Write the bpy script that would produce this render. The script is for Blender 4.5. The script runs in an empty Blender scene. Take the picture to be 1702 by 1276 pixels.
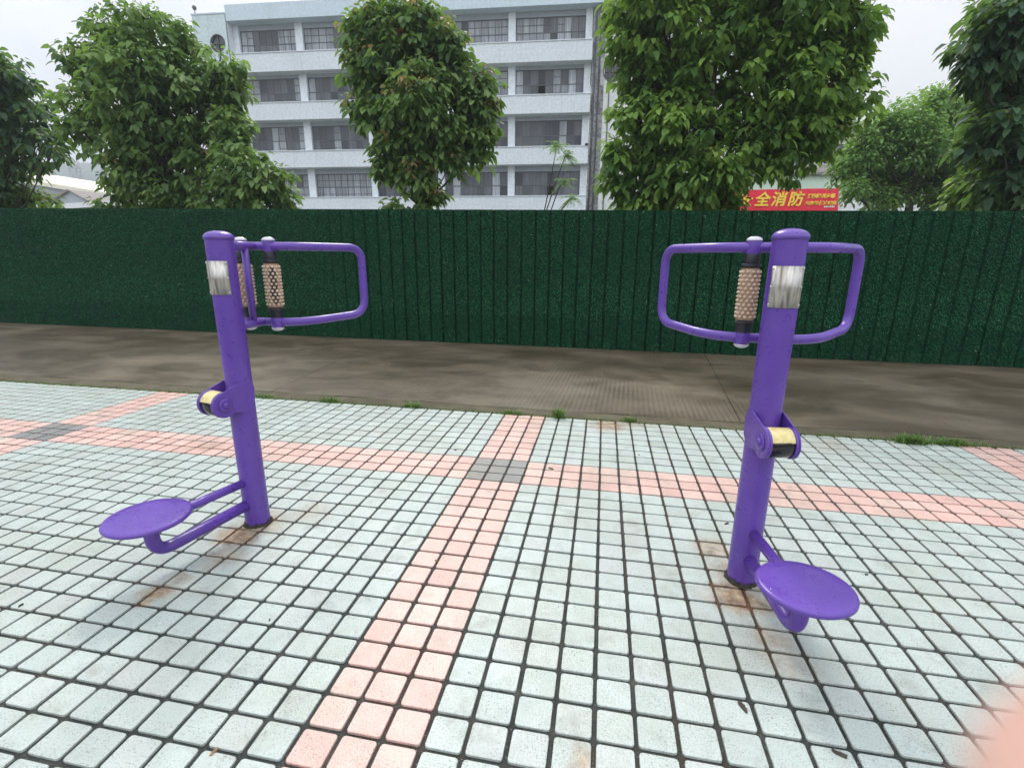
import bpy, bmesh, math, random
import numpy as np
from mathutils import Vector, Matrix

random.seed(7)
RNG = np.random.default_rng(11)
scene = bpy.context.scene
COL = scene.collection
R_ = math.radians
PI = math.pi

# ------------------------------------------------------------------ camera
CAM = Vector((0.79845, -3.02783, 1.33608))
C_R = Vector((0.9831163, 0.1828521, 0.0068912))
C_U = Vector((-0.0524133, 0.2453214, 0.9680239))
C_F = Vector((-0.1753146, 0.9520412, -0.2507634))
FOC = 802.064


def at(px, py, Y):
    """world point that stands at depth Y (metres north of the plaza origin) for a pixel of the survey photo"""
    d = C_F + C_R * ((px - 851) / FOC) - C_U * ((py - 638) / FOC)
    t = (Y - CAM.y) / d.y
    return CAM + d * t


def gz(px, py, z=0.0):
    d = C_F + C_R * ((px - 851) / FOC) - C_U * ((py - 638) / FOC)
    t = (z - CAM.z) / d.z
    return CAM + d * t


cam_d = bpy.data.cameras.new('camera')
cam = bpy.data.objects.new('camera', cam_d)
COL.objects.link(cam)
m = Matrix.Identity(4)
for i in range(3):
    m[i][0] = C_R[i]
    m[i][1] = C_U[i]
    m[i][2] = -C_F[i]
    m[i][3] = CAM[i]
cam.matrix_world = m
cam_d.sensor_width = 36.0
cam_d.lens = 36.0 * FOC / 1702.0
cam_d.clip_start = 0.003
cam_d.clip_end = 3000
cam_d.dof.use_dof = True
cam_d.dof.focus_distance = 2.6
cam_d.dof.aperture_fstop = 7.0
scene.camera = cam

# ------------------------------------------------------------------ materials


class NT:
    def __init__(self, name):
        self.mat = bpy.data.materials.new(name)
        self.mat.use_nodes = True
        self.t = self.mat.node_tree
        self.t.nodes.clear()
        self.out = self.t.nodes.new('ShaderNodeOutputMaterial')

    def n(self, typ, **kw):
        nd = self.t.nodes.new(typ)
        for k, v in kw.items():
            setattr(nd, k, v)
        return nd

    def set(self, sock, v):
        if hasattr(v, 'is_linked') or isinstance(v, bpy.types.NodeSocket):
            self.t.links.new(v, sock)
        else:
            try:
                sock.default_value = v
            except Exception:
                sock.default_value = (*v, 1.0)

    def coord(self, kind='Object'):
        return self.n('ShaderNodeTexCoord').outputs[kind]

    def pos(self):
        return self.n('ShaderNodeNewGeometry').outputs['Position']

    def mapping(self, v, scale=(1, 1, 1), loc=(0, 0, 0), rot=(0, 0, 0)):
        m_ = self.n('ShaderNodeMapping')
        self.set(m_.inputs['Vector'], v)
        m_.inputs['Scale'].default_value = scale
        m_.inputs['Location'].default_value = loc
        m_.inputs['Rotation'].default_value = rot
        return m_.outputs[0]

    def noise(self, v, scale=5, detail=4, rough=.55, dist=0.0):
        nd = self.n('ShaderNodeTexNoise')
        if v is not None:
            self.set(nd.inputs['Vector'], v)
        nd.inputs['Scale'].default_value = scale
        nd.inputs['Detail'].default_value = detail
        nd.inputs['Roughness'].default_value = rough
        nd.inputs['Distortion'].default_value = dist
        return nd.outputs['Fac']

    def ramp(self, f, stops):
        nd = self.n('ShaderNodeValToRGB')
        self.set(nd.inputs[0], f)
        e = nd.color_ramp.elements
        while len(e) < len(stops):
            e.new(0.5)
        for i, (p, c) in enumerate(stops):
            e[i].position = p
            e[i].color = c if len(c) == 4 else (*c, 1)
        return nd.outputs[0]

    def fr(self, f, a, b, lo=0.0, hi=1.0):
        nd = self.n('ShaderNodeMapRange')
        self.set(nd.inputs[0], f)
        for i, v in enumerate((a, b, lo, hi)):
            nd.inputs[i + 1].default_value = v
        return nd.outputs[0]

    def mix(self, f, a, b, mode='MIX'):
        nd = self.n('ShaderNodeMix', data_type='RGBA', blend_type=mode)
        self.set(nd.inputs[0], f)
        self.set(nd.inputs[6], a if not isinstance(a, tuple) or len(a) == 4 else (*a, 1))
        self.set(nd.inputs[7], b if not isinstance(b, tuple) or len(b) == 4 else (*b, 1))
        return nd.outputs[2]

    def math(self, op, a, b=0.0):
        nd = self.n('ShaderNodeMath', operation=op)
        self.set(nd.inputs[0], a)
        self.set(nd.inputs[1], b)
        return nd.outputs[0]

    def attr(self, name, out='Fac'):
        nd = self.n('ShaderNodeAttribute')
        nd.attribute_name = name
        return nd.outputs[out]

    def bump(self, h, strength=.3, dist=.01):
        nd = self.n('ShaderNodeBump')
        nd.inputs['Strength'].default_value = strength
        nd.inputs['Distance'].default_value = dist
        self.set(nd.inputs['Height'], h)
        return nd.outputs[0]

    def bsdf(self, color, rough=.6, metal=0.0, normal=None, spec=.5, **kw):
        nd = self.n('ShaderNodeBsdfPrincipled')
        self.set(nd.inputs['Base Color'], color if not isinstance(color, tuple) or len(color) == 4 else (*color, 1))
        self.set(nd.inputs['Roughness'], rough)
        self.set(nd.inputs['Metallic'], metal)
        nd.inputs['Specular IOR Level'].default_value = spec
        if normal is not None:
            self.set(nd.inputs['Normal'], normal)
        for k, v in kw.items():
            self.set(nd.inputs[k.replace('_', ' ')], v)
        return nd.outputs[0]

    def done(self, shader):
        self.t.links.new(shader, self.out.inputs['Surface'])
        return self.mat


def mat_simple(name, c, rough=.6, metal=0.0, var=.12, scale=8, spec=.5, bump=0.0, bscale=60, **kw):
    t = NT(name)
    p = t.coord('Object')
    f = t.noise(p, scale, 5)
    c0 = tuple(x * (1 - var) for x in c)
    c1 = tuple(min(1, x * (1 + var)) for x in c)
    col = t.ramp(f, [(.3, c0), (.7, c1)])
    nrm = t.bump(t.noise(p, bscale, 3), bump, .004) if bump else None
    return t.done(t.bsdf(col, rough, metal, nrm, spec, **kw))


def mat_purple():
    t = NT('purple_paint')
    p = t.pos()
    f = t.noise(p, 6, 5)
    col = t.ramp(f, [(.3, (.095, .040, .285)), (.7, (.118, .052, .335))])
    sp = t.noise(p, 3.5, 5, .7)
    col = t.mix(t.fr(sp, .50, .75, 0, .35), col, (.15, .105, .36))
    ro = t.fr(t.noise(p, 30, 4), .3, .7, .24, .42)
    vo = t.n('ShaderNodeTexVoronoi')
    t.set(vo.inputs['Vector'], p)
    vo.inputs['Scale'].default_value = 95
    ge = t.n('ShaderNodeSeparateXYZ')
    t.set(ge.inputs[0], t.n('ShaderNodeNewGeometry').outputs['Normal'])
    drop = t.math('MULTIPLY', t.fr(vo.outputs['Distance'], .34, .20), t.math('MULTIPLY', t.fr(ge.outputs[2], .85, .95), t.fr(t.noise(p, 16, 3), .52, .58)))
    ro = t.mix(drop, ro, (.05, .05, .05))
    b = t.bump(t.math('ADD', t.math('MULTIPLY', t.noise(p, 60, 3), .05), drop), .8, .0022)
    return t.done(t.bsdf(col, ro, 0, b, .5))


RUST_SPOTS = [(gz(398, 888), .11, 1.0), (gz(438, 868), .13, .6), (gz(372, 925), .09, .5), (gz(520, 850), .10, .35), (gz(262, 985), .07, .95), (gz(300, 960), .05, .5),
              (gz(1222, 990), .11, 1.0), (gz(1262, 1003), .07, .8), (gz(1232, 955), .13, .7), (gz(1180, 910), .09, .6), (gz(1290, 1060), .07, .5),
              (gz(1012, 706), .16, .8), (gz(1050, 700), .16, .5), (gz(1305, 1095), .09, .35), (gz(968, 1262), .045, .6), (gz(640, 720), .05, .3), (gz(700, 690), .05, .3), (gz(345, 742), .10, .35), (gz(1380, 740), .2, .3), (gz(890, 700), .12, .3)]


def rust_mask(t, p):
    """iron stains run from the foot of each post and from the kerb: soft spots with ragged edges"""
    wob = t.n('ShaderNodeTexNoise')
    t.set(wob.inputs['Vector'], p)
    wob.inputs['Scale'].default_value = 13
    wob.inputs['Detail'].default_value = 4
    ad = t.n('ShaderNodeVectorMath', operation='MULTIPLY_ADD')
    t.set(ad.inputs[0], wob.outputs['Color'])
    ad.inputs[1].default_value = (.12, .12, 0)
    t.set(ad.inputs[2], p)
    acc = None
    for (c, r, st) in RUST_SPOTS:
        d = t.n('ShaderNodeVectorMath', operation='DISTANCE')
        t.set(d.inputs[0], ad.outputs[0])
        d.inputs[1].default_value = (c.x + .06, c.y + .06, 0)
        m_ = t.n('ShaderNodeMapRange', interpolation_type='SMOOTHSTEP')
        t.set(m_.inputs[0], d.outputs['Value'])
        for i, v in enumerate((r * 1.45, r * .25, 0.0, st)):
            m_.inputs[i + 1].default_value = v
        acc = m_.outputs[0] if acc is None else t.math('MAXIMUM', acc, m_.outputs[0])
    return acc


def mat_tile():
    t = NT('glazed_tile')
    p = t.pos()
    base = t.attr('tile_col', 'Color')
    n1 = t.noise(p, 16, 6, .65)
    col = t.mix(t.fr(n1, .42, .72, 0, .30), base, (.30, .31, .27))
    n0 = t.noise(p, 1.7, 6, .65)
    col = t.mix(t.fr(n0, .46, .70, 0, .68), col, t.mix(.55, col, (.30, .29, .22)))
    n9 = t.noise(p, 5.5, 5, .7)
    col = t.mix(t.fr(n9, .54, .70, 0, .55), col, (.24, .245, .21))
    pit = t.noise(p, 170, 3, .6)
    pitm = t.math('MULTIPLY', t.fr(pit, .54, .64), t.fr(t.noise(p, 9, 3), .36, .60, .35, 1.0))
    col = t.mix(pitm, col, t.mix(.62, col, (.10, .10, .09)))
    blot = t.noise(p, 34, 3, .6)
    col = t.mix(t.fr(blot, .66, .74, 0, .6), col, (.16, .16, .14))
    ru = rust_mask(t, p)
    rn = t.noise(p, 45, 5, .7)
    rm = t.math('MINIMUM', t.math('MULTIPLY', ru, t.fr(rn, .25, .60, .25, 1.25)), .92)
    col = t.mix(rm, col, t.ramp(t.noise(p, 20, 3), [(.35, (.15, .075, .035)), (.7, (.40, .28, .15))]))
    b = t.bump(t.math('ADD', t.noise(p, 150, 2), t.math('MULTIPLY', t.noise(p, 38, 3), 1.3)), .7, .003)
    ro = t.fr(t.noise(p, 12, 4), .3, .7, .30, .55)
    return t.done(t.bsdf(col, ro, 0, b, .45))


def mat_grout():
    t = NT('dark_grout')
    p = t.pos()
    col = t.ramp(t.noise(p, 14, 5), [(.3, (.014, .018, .016)), (.62, (.040, .043, .037)), (.8, (.080, .070, .052))])
    br = t.noise(p, 1.1, 3)
    col = t.mix(t.fr(br, .5, .65, 0, .55), col, (.055, .030, .020))
    col = t.mix(t.math('MULTIPLY', rust_mask(t, p), .8), col, (.15, .065, .028))
    sp = t.noise(p, 330, 1)
    col = t.mix(t.fr(sp, .72, .76), col, (.40, .40, .36))
    return t.done(t.bsdf(col, .75, 0, t.bump(t.noise(p, 260, 3), .6, .004), .3))


def mat_road():
    t = NT('worn_concrete')
    p = t.pos()
    w = t.mapping(p, (.75, 1.25, 1))
    n1 = t.noise(w, 1.15, 8, .66, .35)
    col = t.ramp(n1, [(.30, (.050, .038, .022)), (.47, (.080, .062, .037)), (.60, (.124, .099, .062)), (.75, (.185, .152, .100))])
    n2 = t.noise(p, 26, 6, .7)
    col = t.mix(t.fr(n2, .4, .75, 0, .35), col, (.045, .036, .026))
    wv = t.n('ShaderNodeTexWave', wave_type='BANDS', bands_direction='X')
    t.set(wv.inputs['Vector'], t.mapping(p, rot=(0, 0, R_(3))))
    wv.inputs['Scale'].default_value = 6.5
    wv.inputs['Distortion'].default_value = .5
    wv.inputs['Detail'].default_value = 2
    msk = t.fr(t.noise(p, .55, 3), .42, .58)
    gro = t.math('MULTIPLY', wv.outputs['Fac'], msk)
    col = t.mix(t.math('MULTIPLY', gro, .28), col, (.20, .17, .13))
    gr = t.noise(p, 190, 3)
    col = t.mix(t.fr(gr, .58, .72, 0, .5), col, (.24, .21, .16))
    col = t.mix(t.fr(t.noise(p, 240, 2), .60, .70, 0, .6), col, (.03, .025, .018))
    hgt = t.math('ADD', t.math('MULTIPLY', gro, 1.4), gr)
    ro = t.fr(n1, .3, .7, .30, .68)
    return t.done(t.bsdf(col, ro, 0, t.bump(hgt, .35, .004), .4))


def mat_kerb():
    t = NT('kerb_concrete')
    p = t.pos()
    col = t.ramp(t.noise(p, 5, 6, .65), [(.3, (.055, .047, .028)), (.6, (.10, .086, .052)), (.8, (.155, .135, .086))])
    return t.done(t.bsdf(col, .8, 0, t.bump(t.noise(p, 120, 4), .4, .005), .3))


def mat_ground():
    t = NT('bare_ground')
    p = t.pos()
    col = t.ramp(t.noise(p, .3, 6, .65), [(.3, (.05, .06, .03)), (.55, (.09, .085, .055)), (.75, (.15, .14, .11))])
    return t.done(t.bsdf(col, .9, 0, t.bump(t.noise(p, 20, 4), .4, .02), .2))


def mat_wall(name, c, streak=.5, rough=.75, mott=.12, dark=(.10, .11, .10)):
    t = NT(name)
    p = t.coord('Object')
    f = t.noise(p, 5.5, 4, .7)
    c0 = tuple(x * (1 - mott) for x in c)
    c1 = tuple(min(1, x * (1 + mott * .8)) for x in c)
    col = t.ramp(f, [(.38, c0), (.6, c1)])
    st = t.noise(t.mapping(p, (2.3, 2.3, .10)), 1.6, 5, .7)
    col = t.mix(t.fr(st, .56, .78, 0, streak), col, dark)
    g = t.noise(p, .5, 4)
    col = t.mix(t.fr(g, .45, .75, 0, .25), col, tuple(x * .7 for x in c))
    return t.done(t.bsdf(col, rough, 0, t.bump(t.noise(p, 30, 3), .15, .01), .3))


def mat_leaf(name, c_dark, c_light, c_young, trans=.44, rough=.55):
    t = NT(name)
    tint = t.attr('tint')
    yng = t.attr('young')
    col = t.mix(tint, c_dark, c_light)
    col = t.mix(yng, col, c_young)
    b = t.bsdf(col, rough, 0, None, .4)
    tr = t.n('ShaderNodeBsdfTranslucent')
    t.set(tr.inputs[0], t.mix(.5, col, (.30, .50, .06)))
    mx = t.n('ShaderNodeMixShader')
    mx.inputs[0].default_value = trans
    t.t.links.new(b, mx.inputs[1])
    t.t.links.new(tr.outputs[0], mx.inputs[2])
    return t.done(mx.outputs[0])


def mat_turf():
    t = NT('artificial_turf')
    tint = t.attr('tint')
    big = t.noise(t.mapping(t.pos(), (1, 1, 1.6)), 1.2, 4)
    col = t.mix(tint, (.007, .062, .026), (.055, .240, .100))
    col = t.mix(t.fr(big, .5, .75, 0, .5), col, (.040, .085, .052))
    col = t.mix(t.attr('young'), col, (.5, .55, .5))
    return t.done(t.bsdf(col, .7, 0, None, .12))


def mat_glass_dull():
    t = NT('window_glass')
    f = t.attr('tone')
    p = t.coord('Object')
    fold = t.noise(t.mapping(p, (9, 9, .5)), 1.5, 3)
    pale = t.ramp(fold, [(.3, (.24, .26, .28)), (.7, (.56, .58, .60))])
    col = t.mix(f, (.018, .022, .028), pale)
    return t.done(t.bsdf(col, t.fr(f, 0, 1, .10, .45), 0, None, .28))


def mat_steel():
    t = NT('brushed_plate')
    p = t.coord('Object')
    st = t.noise(t.mapping(p, (26, 26, 3.2)), 1.5, 4, .55, .9)
    col = t.ramp(st, [(.33, (.16, .14, .11)), (.45, (.36, .33, .29)), (.56, (.56, .54, .50)), (.72, (.27, .25, .21))])
    return t.done(t.bsdf(col, t.fr(st, .3, .7, .28, .5), .75, t.bump(st, .25, .003), .5))


def mat_roller():
    t = NT('tan_rubber')
    p = t.coord('Object')
    col = t.ramp(t.noise(p, 22, 5, .6), [(.3, (.30, .19, .115)), (.6, (.46, .31, .20)), (.8, (.56, .41, .29))])
    ged = t.noise(p, 60, 4)
    col = t.mix(t.fr(ged, .58, .75, 0, .5), col, (.16, .10, .06))
    return t.done(t.bsdf(col, .6, 0, None, .35))


def mat_waist():
    t = NT('black_roller_with_yellow_wear')
    o = t.coord('Object')
    s = t.n('ShaderNodeSeparateXYZ')
    t.set(s.inputs[0], o)
    jag = t.math('MULTIPLY', t.math('SUBTRACT', t.noise(o, 26, 4), .5), .016)
    z = t.math('ADD', s.outputs[2], jag)
    yel = t.fr(z, .692, .695)
    col = t.mix(yel, (.012, .010, .012), t.ramp(t.noise(o, 40, 4), [(.35, (.62, .48, .18)), (.6, (.74, .64, .32))]))
    return t.done(t.bsdf(col, t.fr(z, .690, .696, .08, .4), 0, None, .5))


def mat_skin():
    t = NT('skin')
    p = t.coord('Object')
    col = t.ramp(t.noise(p, 180, 4), [(.3, (.58, .33, .26)), (.7, (.68, .43, .36))])
    return t.done(t.bsdf(col, .5, 0, None, .35, Subsurface_Weight=.15, Subsurface_Scale=.004))


M = {}
M['purple'] = mat_purple()
M['tile'] = mat_tile()
M['grout'] = mat_grout()
M['road'] = mat_road()
M['kerb'] = mat_kerb()
M['ground'] = mat_ground()
M['joint'] = mat_simple('joint_tar', (.022, .019, .015), .85)
M['steel'] = mat_steel()
M['rivet'] = mat_simple('rivet_steel', (.55, .55, .55), .3, .9)
M['black'] = mat_simple('black_rubber', (.014, .015, .02), .45)
M['tan'] = mat_roller()
M['bead'] = mat_simple('worn_rubber_beads', (.56, .42, .31), .5, var=.25, scale=30)
M['strip'] = mat_simple('worn_dark_rubber', (.035, .022, .022), .6, var=.4, scale=40)
M['cap'] = mat_simple('pale_cap', (.52, .50, .56), .16, .25, var=.06)
M['waist'] = mat_waist()
M['base_dirt'] = mat_simple('damp_dirt', (.035, .028, .022), .9, var=.4, scale=60, bump=.5)
M['turf_back'] = mat_simple('turf_backing', (.004, .030, .014), .9, var=.2, spec=.1)
M['turf'] = mat_turf()
M['post'] = mat_simple('galvanised_post', (.25, .26, .27), .5, .5)
M['band'] = mat_wall('terrazzo_band', (.69, .735, .755), .38, mott=.09, dark=(.30, .33, .35))
M['pier'] = mat_wall('pale_pier', (.72, .76, .79), .18, mott=.08, dark=(.35, .38, .40))
M['lintel'] = mat_wall('grey_lintel', (.40, .44, .48), .3, mott=.06)
M['fascia'] = mat_wall('mint_fascia', (.58, .68, .73), .35, mott=.06, dark=(.27, .36, .36))
M['tower'] = mat_wall('stained_tower', (.68, .69, .66), .55, mott=.10, dark=(.17, .16, .13))
M['cornertower'] = mat_wall('mint_corner_wall', (.58, .67, .68), .45, mott=.08, dark=(.20, .25, .25))
M['gap'] = mat_wall('sooty_gap', (.36, .37, .36), .85, mott=.5, dark=(.03, .035, .04))
M['room'] = mat_wall('room_paint', (.20, .21, .22), .1, mott=.08)
M['frame'] = mat_simple('window_steel', (.075, .085, .095), .55)
M['glass'] = mat_glass_dull()
M['darkglass'] = mat_simple('dark_round_glass', (.03, .036, .045), .12)
M['pipe'] = mat_simple('sooty_pipe', (.075, .08, .085), .7, var=.4, scale=3)
M['bark'] = mat_simple('bark', (.055, .045, .035), .9, var=.4, scale=20, bump=.5)
M['leaf_a'] = mat_leaf('leaf_broad', (.045, .108, .036), (.255, .385, .110), (.46, .25, .12))
M['leaf_b'] = mat_leaf('leaf_bright', (.050, .130, .030), (.290, .450, .085), (.40, .42, .12))
M['leaf_d'] = mat_leaf('leaf_deep', (.020, .060, .040), (.105, .200, .095), (.16, .19, .04))
M['leaf_f'] = mat_leaf('leaf_fine', (.095, .200, .060), (.235, .400, .110), (.32, .36, .10), trans=.45)
M['grass'] = mat_leaf('weed_green', (.035, .085, .018), (.13, .24, .05), (.22, .18, .09), trans=.25, rough=.6)
M['hill'] = mat_simple('wooded_hill', (.030, .065, .042), .95, var=.55, scale=.06)
M['roof_cream'] = mat_simple('cream_roof', (.80, .76, .58), .6)
M['shed'] = mat_simple('grey_shed', (.30, .31, .34), .7)
M['white'] = mat_simple('white_paint', (.74, .76, .76), .6)
M['gable'] = mat_simple('grey_gable', (.40, .44, .48), .7)
M['brown'] = mat_simple('brown_roof', (.22, .19, .18), .8)
M['pylon'] = mat_simple('pylon_steel', (.20, .23, .25), .6, .4)
M['mint'] = mat_simple('mint_wall', (.60, .74, .60), .7, var=.06)
M['beige'] = mat_wall('beige_block', (.42, .38, .35), .3)
M['red'] = mat_simple('red_banner', (.78, .014, .045), .5, var=.08, scale=3)
M['yellow'] = mat_simple('yellow_letters', (.92, .66, .06), .5, var=.04)
M['whiteink'] = mat_simple('white_letters', (.8, .78, .75), .5, var=.04)
M['debris'] = mat_simple('dead_leaf', (.045, .035, .025), .8, var=.5, scale=50)
M['debris_tan'] = mat_simple('dry_twig', (.24, .15, .08), .8, var=.4, scale=50)
M['skin'] = mat_skin()
M['lilac'] = mat_simple('lilac_bloom', (.34, .30, .60), .6)


# ------------------------------------------------------------------ mesh helpers
class MB:
    def __init__(self):
        self.v, self.f, self.mi, self.sm = [], [], [], []

    def add(self, vs, fs, mi=0, smooth=False):
        o = len(self.v)
        self.v += [tuple(x) for x in vs]
        for f in fs:
            self.f.append([i + o for i in f])
            self.mi.append(mi)
            self.sm.append(smooth)
        return self

    def box(self, lo, hi, mi=0):
        x0, y0, z0 = lo
        x1, y1, z1 = hi
        vs = [(x0, y0, z0), (x1, y0, z0), (x1, y1, z0), (x0, y1, z0), (x0, y0, z1), (x1, y0, z1), (x1, y1, z1), (x0, y1, z1)]
        return self.add(vs, [(0, 3, 2, 1), (4, 5, 6, 7), (0, 1, 5, 4), (1, 2, 6, 5), (2, 3, 7, 6), (3, 0, 4, 7)], mi)

    def tube(self, pts, r, seg=16, mi=0, caps=True, closed=False):
        pts = [Vector(p) for p in pts]
        n = len(pts)
        rr = r if isinstance(r, (list, tuple)) else [r] * n
        ring = []
        tan = []
        for i in range(n):
            a = pts[(i - 1) % n] if (closed or i > 0) else pts[0]
            b = pts[(i + 1) % n] if (closed or i < n - 1) else pts[-1]
            tan.append((b - a).normalized())
        up = Vector((0, 0, 1)) if abs(tan[0].z) < .9 else Vector((1, 0, 0))
        nrm = (up - tan[0] * up.dot(tan[0])).normalized()
        vs = []
        for i in range(n):
            nrm = (nrm - tan[i] * nrm.dot(tan[i])).normalized()
            bn = tan[i].cross(nrm)
            for k in range(seg):
                a = 2 * PI * k / seg
                vs.append(pts[i] + (nrm * math.cos(a) + bn * math.sin(a)) * rr[i])
        fs = []
        last = n if closed else n - 1
        for i in range(last):
            j = (i + 1) % n
            for k in range(seg):
                k2 = (k + 1) % seg
                fs.append((i * seg + k, i * seg + k2, j * seg + k2, j * seg + k))
        self.add(vs, fs, mi, True)
        if caps and not closed:
            o = len(self.v) - n * seg
            self.f.append([o + k for k in range(seg)][::-1]); self.mi.append(mi); self.sm.append(False)
            self.f.append([o + (n - 1) * seg + k for k in range(seg)]); self.mi.append(mi); self.sm.append(False)
        return self

    def lathe(self, prof, seg=32, mi=0, c=(0, 0, 0), axis='z', smooth=True):
        """prof: list of (radius, height)"""
        vs, fs = [], []
        n = len(prof)
        for (r, h) in prof:
            for k in range(seg):
                a = 2 * PI * k / seg
                p = (r * math.cos(a), r * math.sin(a), h)
                if axis == 'x':
                    p = (h, r * math.cos(a), r * math.sin(a))
                elif axis == 'y':
                    p = (r * math.cos(a), h, r * math.sin(a))
                vs.append((p[0] + c[0], p[1] + c[1], p[2] + c[2]))
        for i in range(n - 1):
            for k in range(seg):
                k2 = (k + 1) % seg
                fs.append((i * seg + k, i * seg + k2, (i + 1) * seg + k2, (i + 1) * seg + k))
        self.add(vs, fs, mi, smooth)
        o = len(self.v) - n * seg
        if prof[0][0] > 1e-5:
            self.f.append([o + k for k in range(seg)][::-1]); self.mi.append(mi); self.sm.append(False)
        if prof[-1][0] > 1e-5:
            self.f.append([o + (n - 1) * seg + k for k in range(seg)]); self.mi.append(mi); self.sm.append(False)
        return self

    def build(self, name, mats, parent=None, loc=None, bevel=0.0):
        me = bpy.data.meshes.new(name)
        me.from_pydata(self.v, [], self.f)
        if not isinstance(mats, (list, tuple)):
            mats = [mats]
        for m_ in mats:
            me.materials.append(m_)
        me.polygons.foreach_set('material_index', self.mi)
        me.polygons.foreach_set('use_smooth', self.sm)
        bm = bmesh.new()
        bm.from_mesh(me)
        bmesh.ops.recalc_face_normals(bm, faces=bm.faces)
        if bevel:
            bmesh.ops.bevel(bm, geom=[e for e in bm.edges if len(e.link_faces) == 2 and e.calc_face_angle(0) > .6], offset=bevel, segments=2, affect='EDGES', profile=.6)
        bm.to_mesh(me)
        bm.free()
        me.update()
        return link(name, me, parent, loc)


def link(name, me, parent=None, loc=None):
    o = bpy.data.objects.new(name, me)
    COL.objects.link(o)
    if parent is not None:
        o.parent = parent
    if loc is not None:
        o.location = loc
    return o


def tag(o, label=None, cat=None, group=None, kind=None):
    for k, v in (('label', label), ('category', cat), ('group', group), ('kind', kind)):
        if v:
            o[k] = v
    return o


def empty(name, loc=(0, 0, 0), rz=0.0):
    o = bpy.data.objects.new(name, None)
    o.empty_display_size = .2
    COL.objects.link(o)
    o.location = loc
    o.rotation_euler = (0, 0, rz)
    return o


def np_mesh(name, verts, faces, mats, attrs=None, parent=None, smooth=False, mat_idx=None):
    """verts (n,3); faces (m,k) all the same k"""
    me = bpy.data.meshes.new(name)
    verts = np.asarray(verts, np.float32)
    faces = np.asarray(faces, np.int32)
    k = faces.shape[1]
    me.vertices.add(len(verts))
    me.vertices.foreach_set('co', verts.ravel())
    me.loops.add(faces.size)
    me.loops.foreach_set('vertex_index', faces.ravel())
    me.polygons.add(len(faces))
    me.polygons.foreach_set('loop_start', np.arange(0, faces.size, k, dtype=np.int32))
    me.polygons.foreach_set('loop_total', np.full(len(faces), k, np.int32))
    if smooth:
        me.polygons.foreach_set('use_smooth', np.ones(len(faces), bool))
    for m_ in (mats if isinstance(mats, (list, tuple)) else [mats]):
        me.materials.append(m_)
    if mat_idx is not None:
        me.polygons.foreach_set('material_index', np.asarray(mat_idx, np.int32))
    for nm, arr in (attrs or {}).items():
        a = me.attributes.new(nm, 'FLOAT', 'FACE')
        a.data.foreach_set('value', np.asarray(arr, np.float32))
    me.update(calc_edges=True)
    me.validate()
    return link(name, me, parent)


def fillet(pts, radii, seg=7, closed=False):
    pts = [Vector(p) for p in pts]
    out = []
    n = len(pts)
    for i, p in enumerate(pts):
        if (not closed and i in (0, n - 1)) or radii[i] <= 0:
            out.append(p)
            continue
        a, b = pts[(i - 1) % n], pts[(i + 1) % n]
        d1, d2 = (a - p), (b - p)
        l1, l2 = d1.length, d2.length
        d1.normalize(); d2.normalize()
        ang = d1.angle(d2)
        tl = min(radii[i] / math.tan(ang / 2), l1 * .48, l2 * .48)
        p0, p1 = p + d1 * tl, p + d2 * tl
        for k in range(seg + 1):
            t = k / seg
            # quadratic blend close to a circular arc
            w = 2 * t * (1 - t) * math.sin(ang / 2) * 1.0
            q = p0 * (1 - t) ** 2 + p1 * t ** 2 + p * (2 * t * (1 - t))
            out.append(q)
    return out


# ------------------------------------------------------------------ plaza (tiles)
TU, TV = .12, .1128            # tile pitch across and along
JU, JV = .0142, .0132          # joint widths


def plaza_edge_y(x):
    return .985 - .012 * (x if x > 0 else x * .15)


def kerb_y(x):
    return 1.195 - .0135 * x


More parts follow.
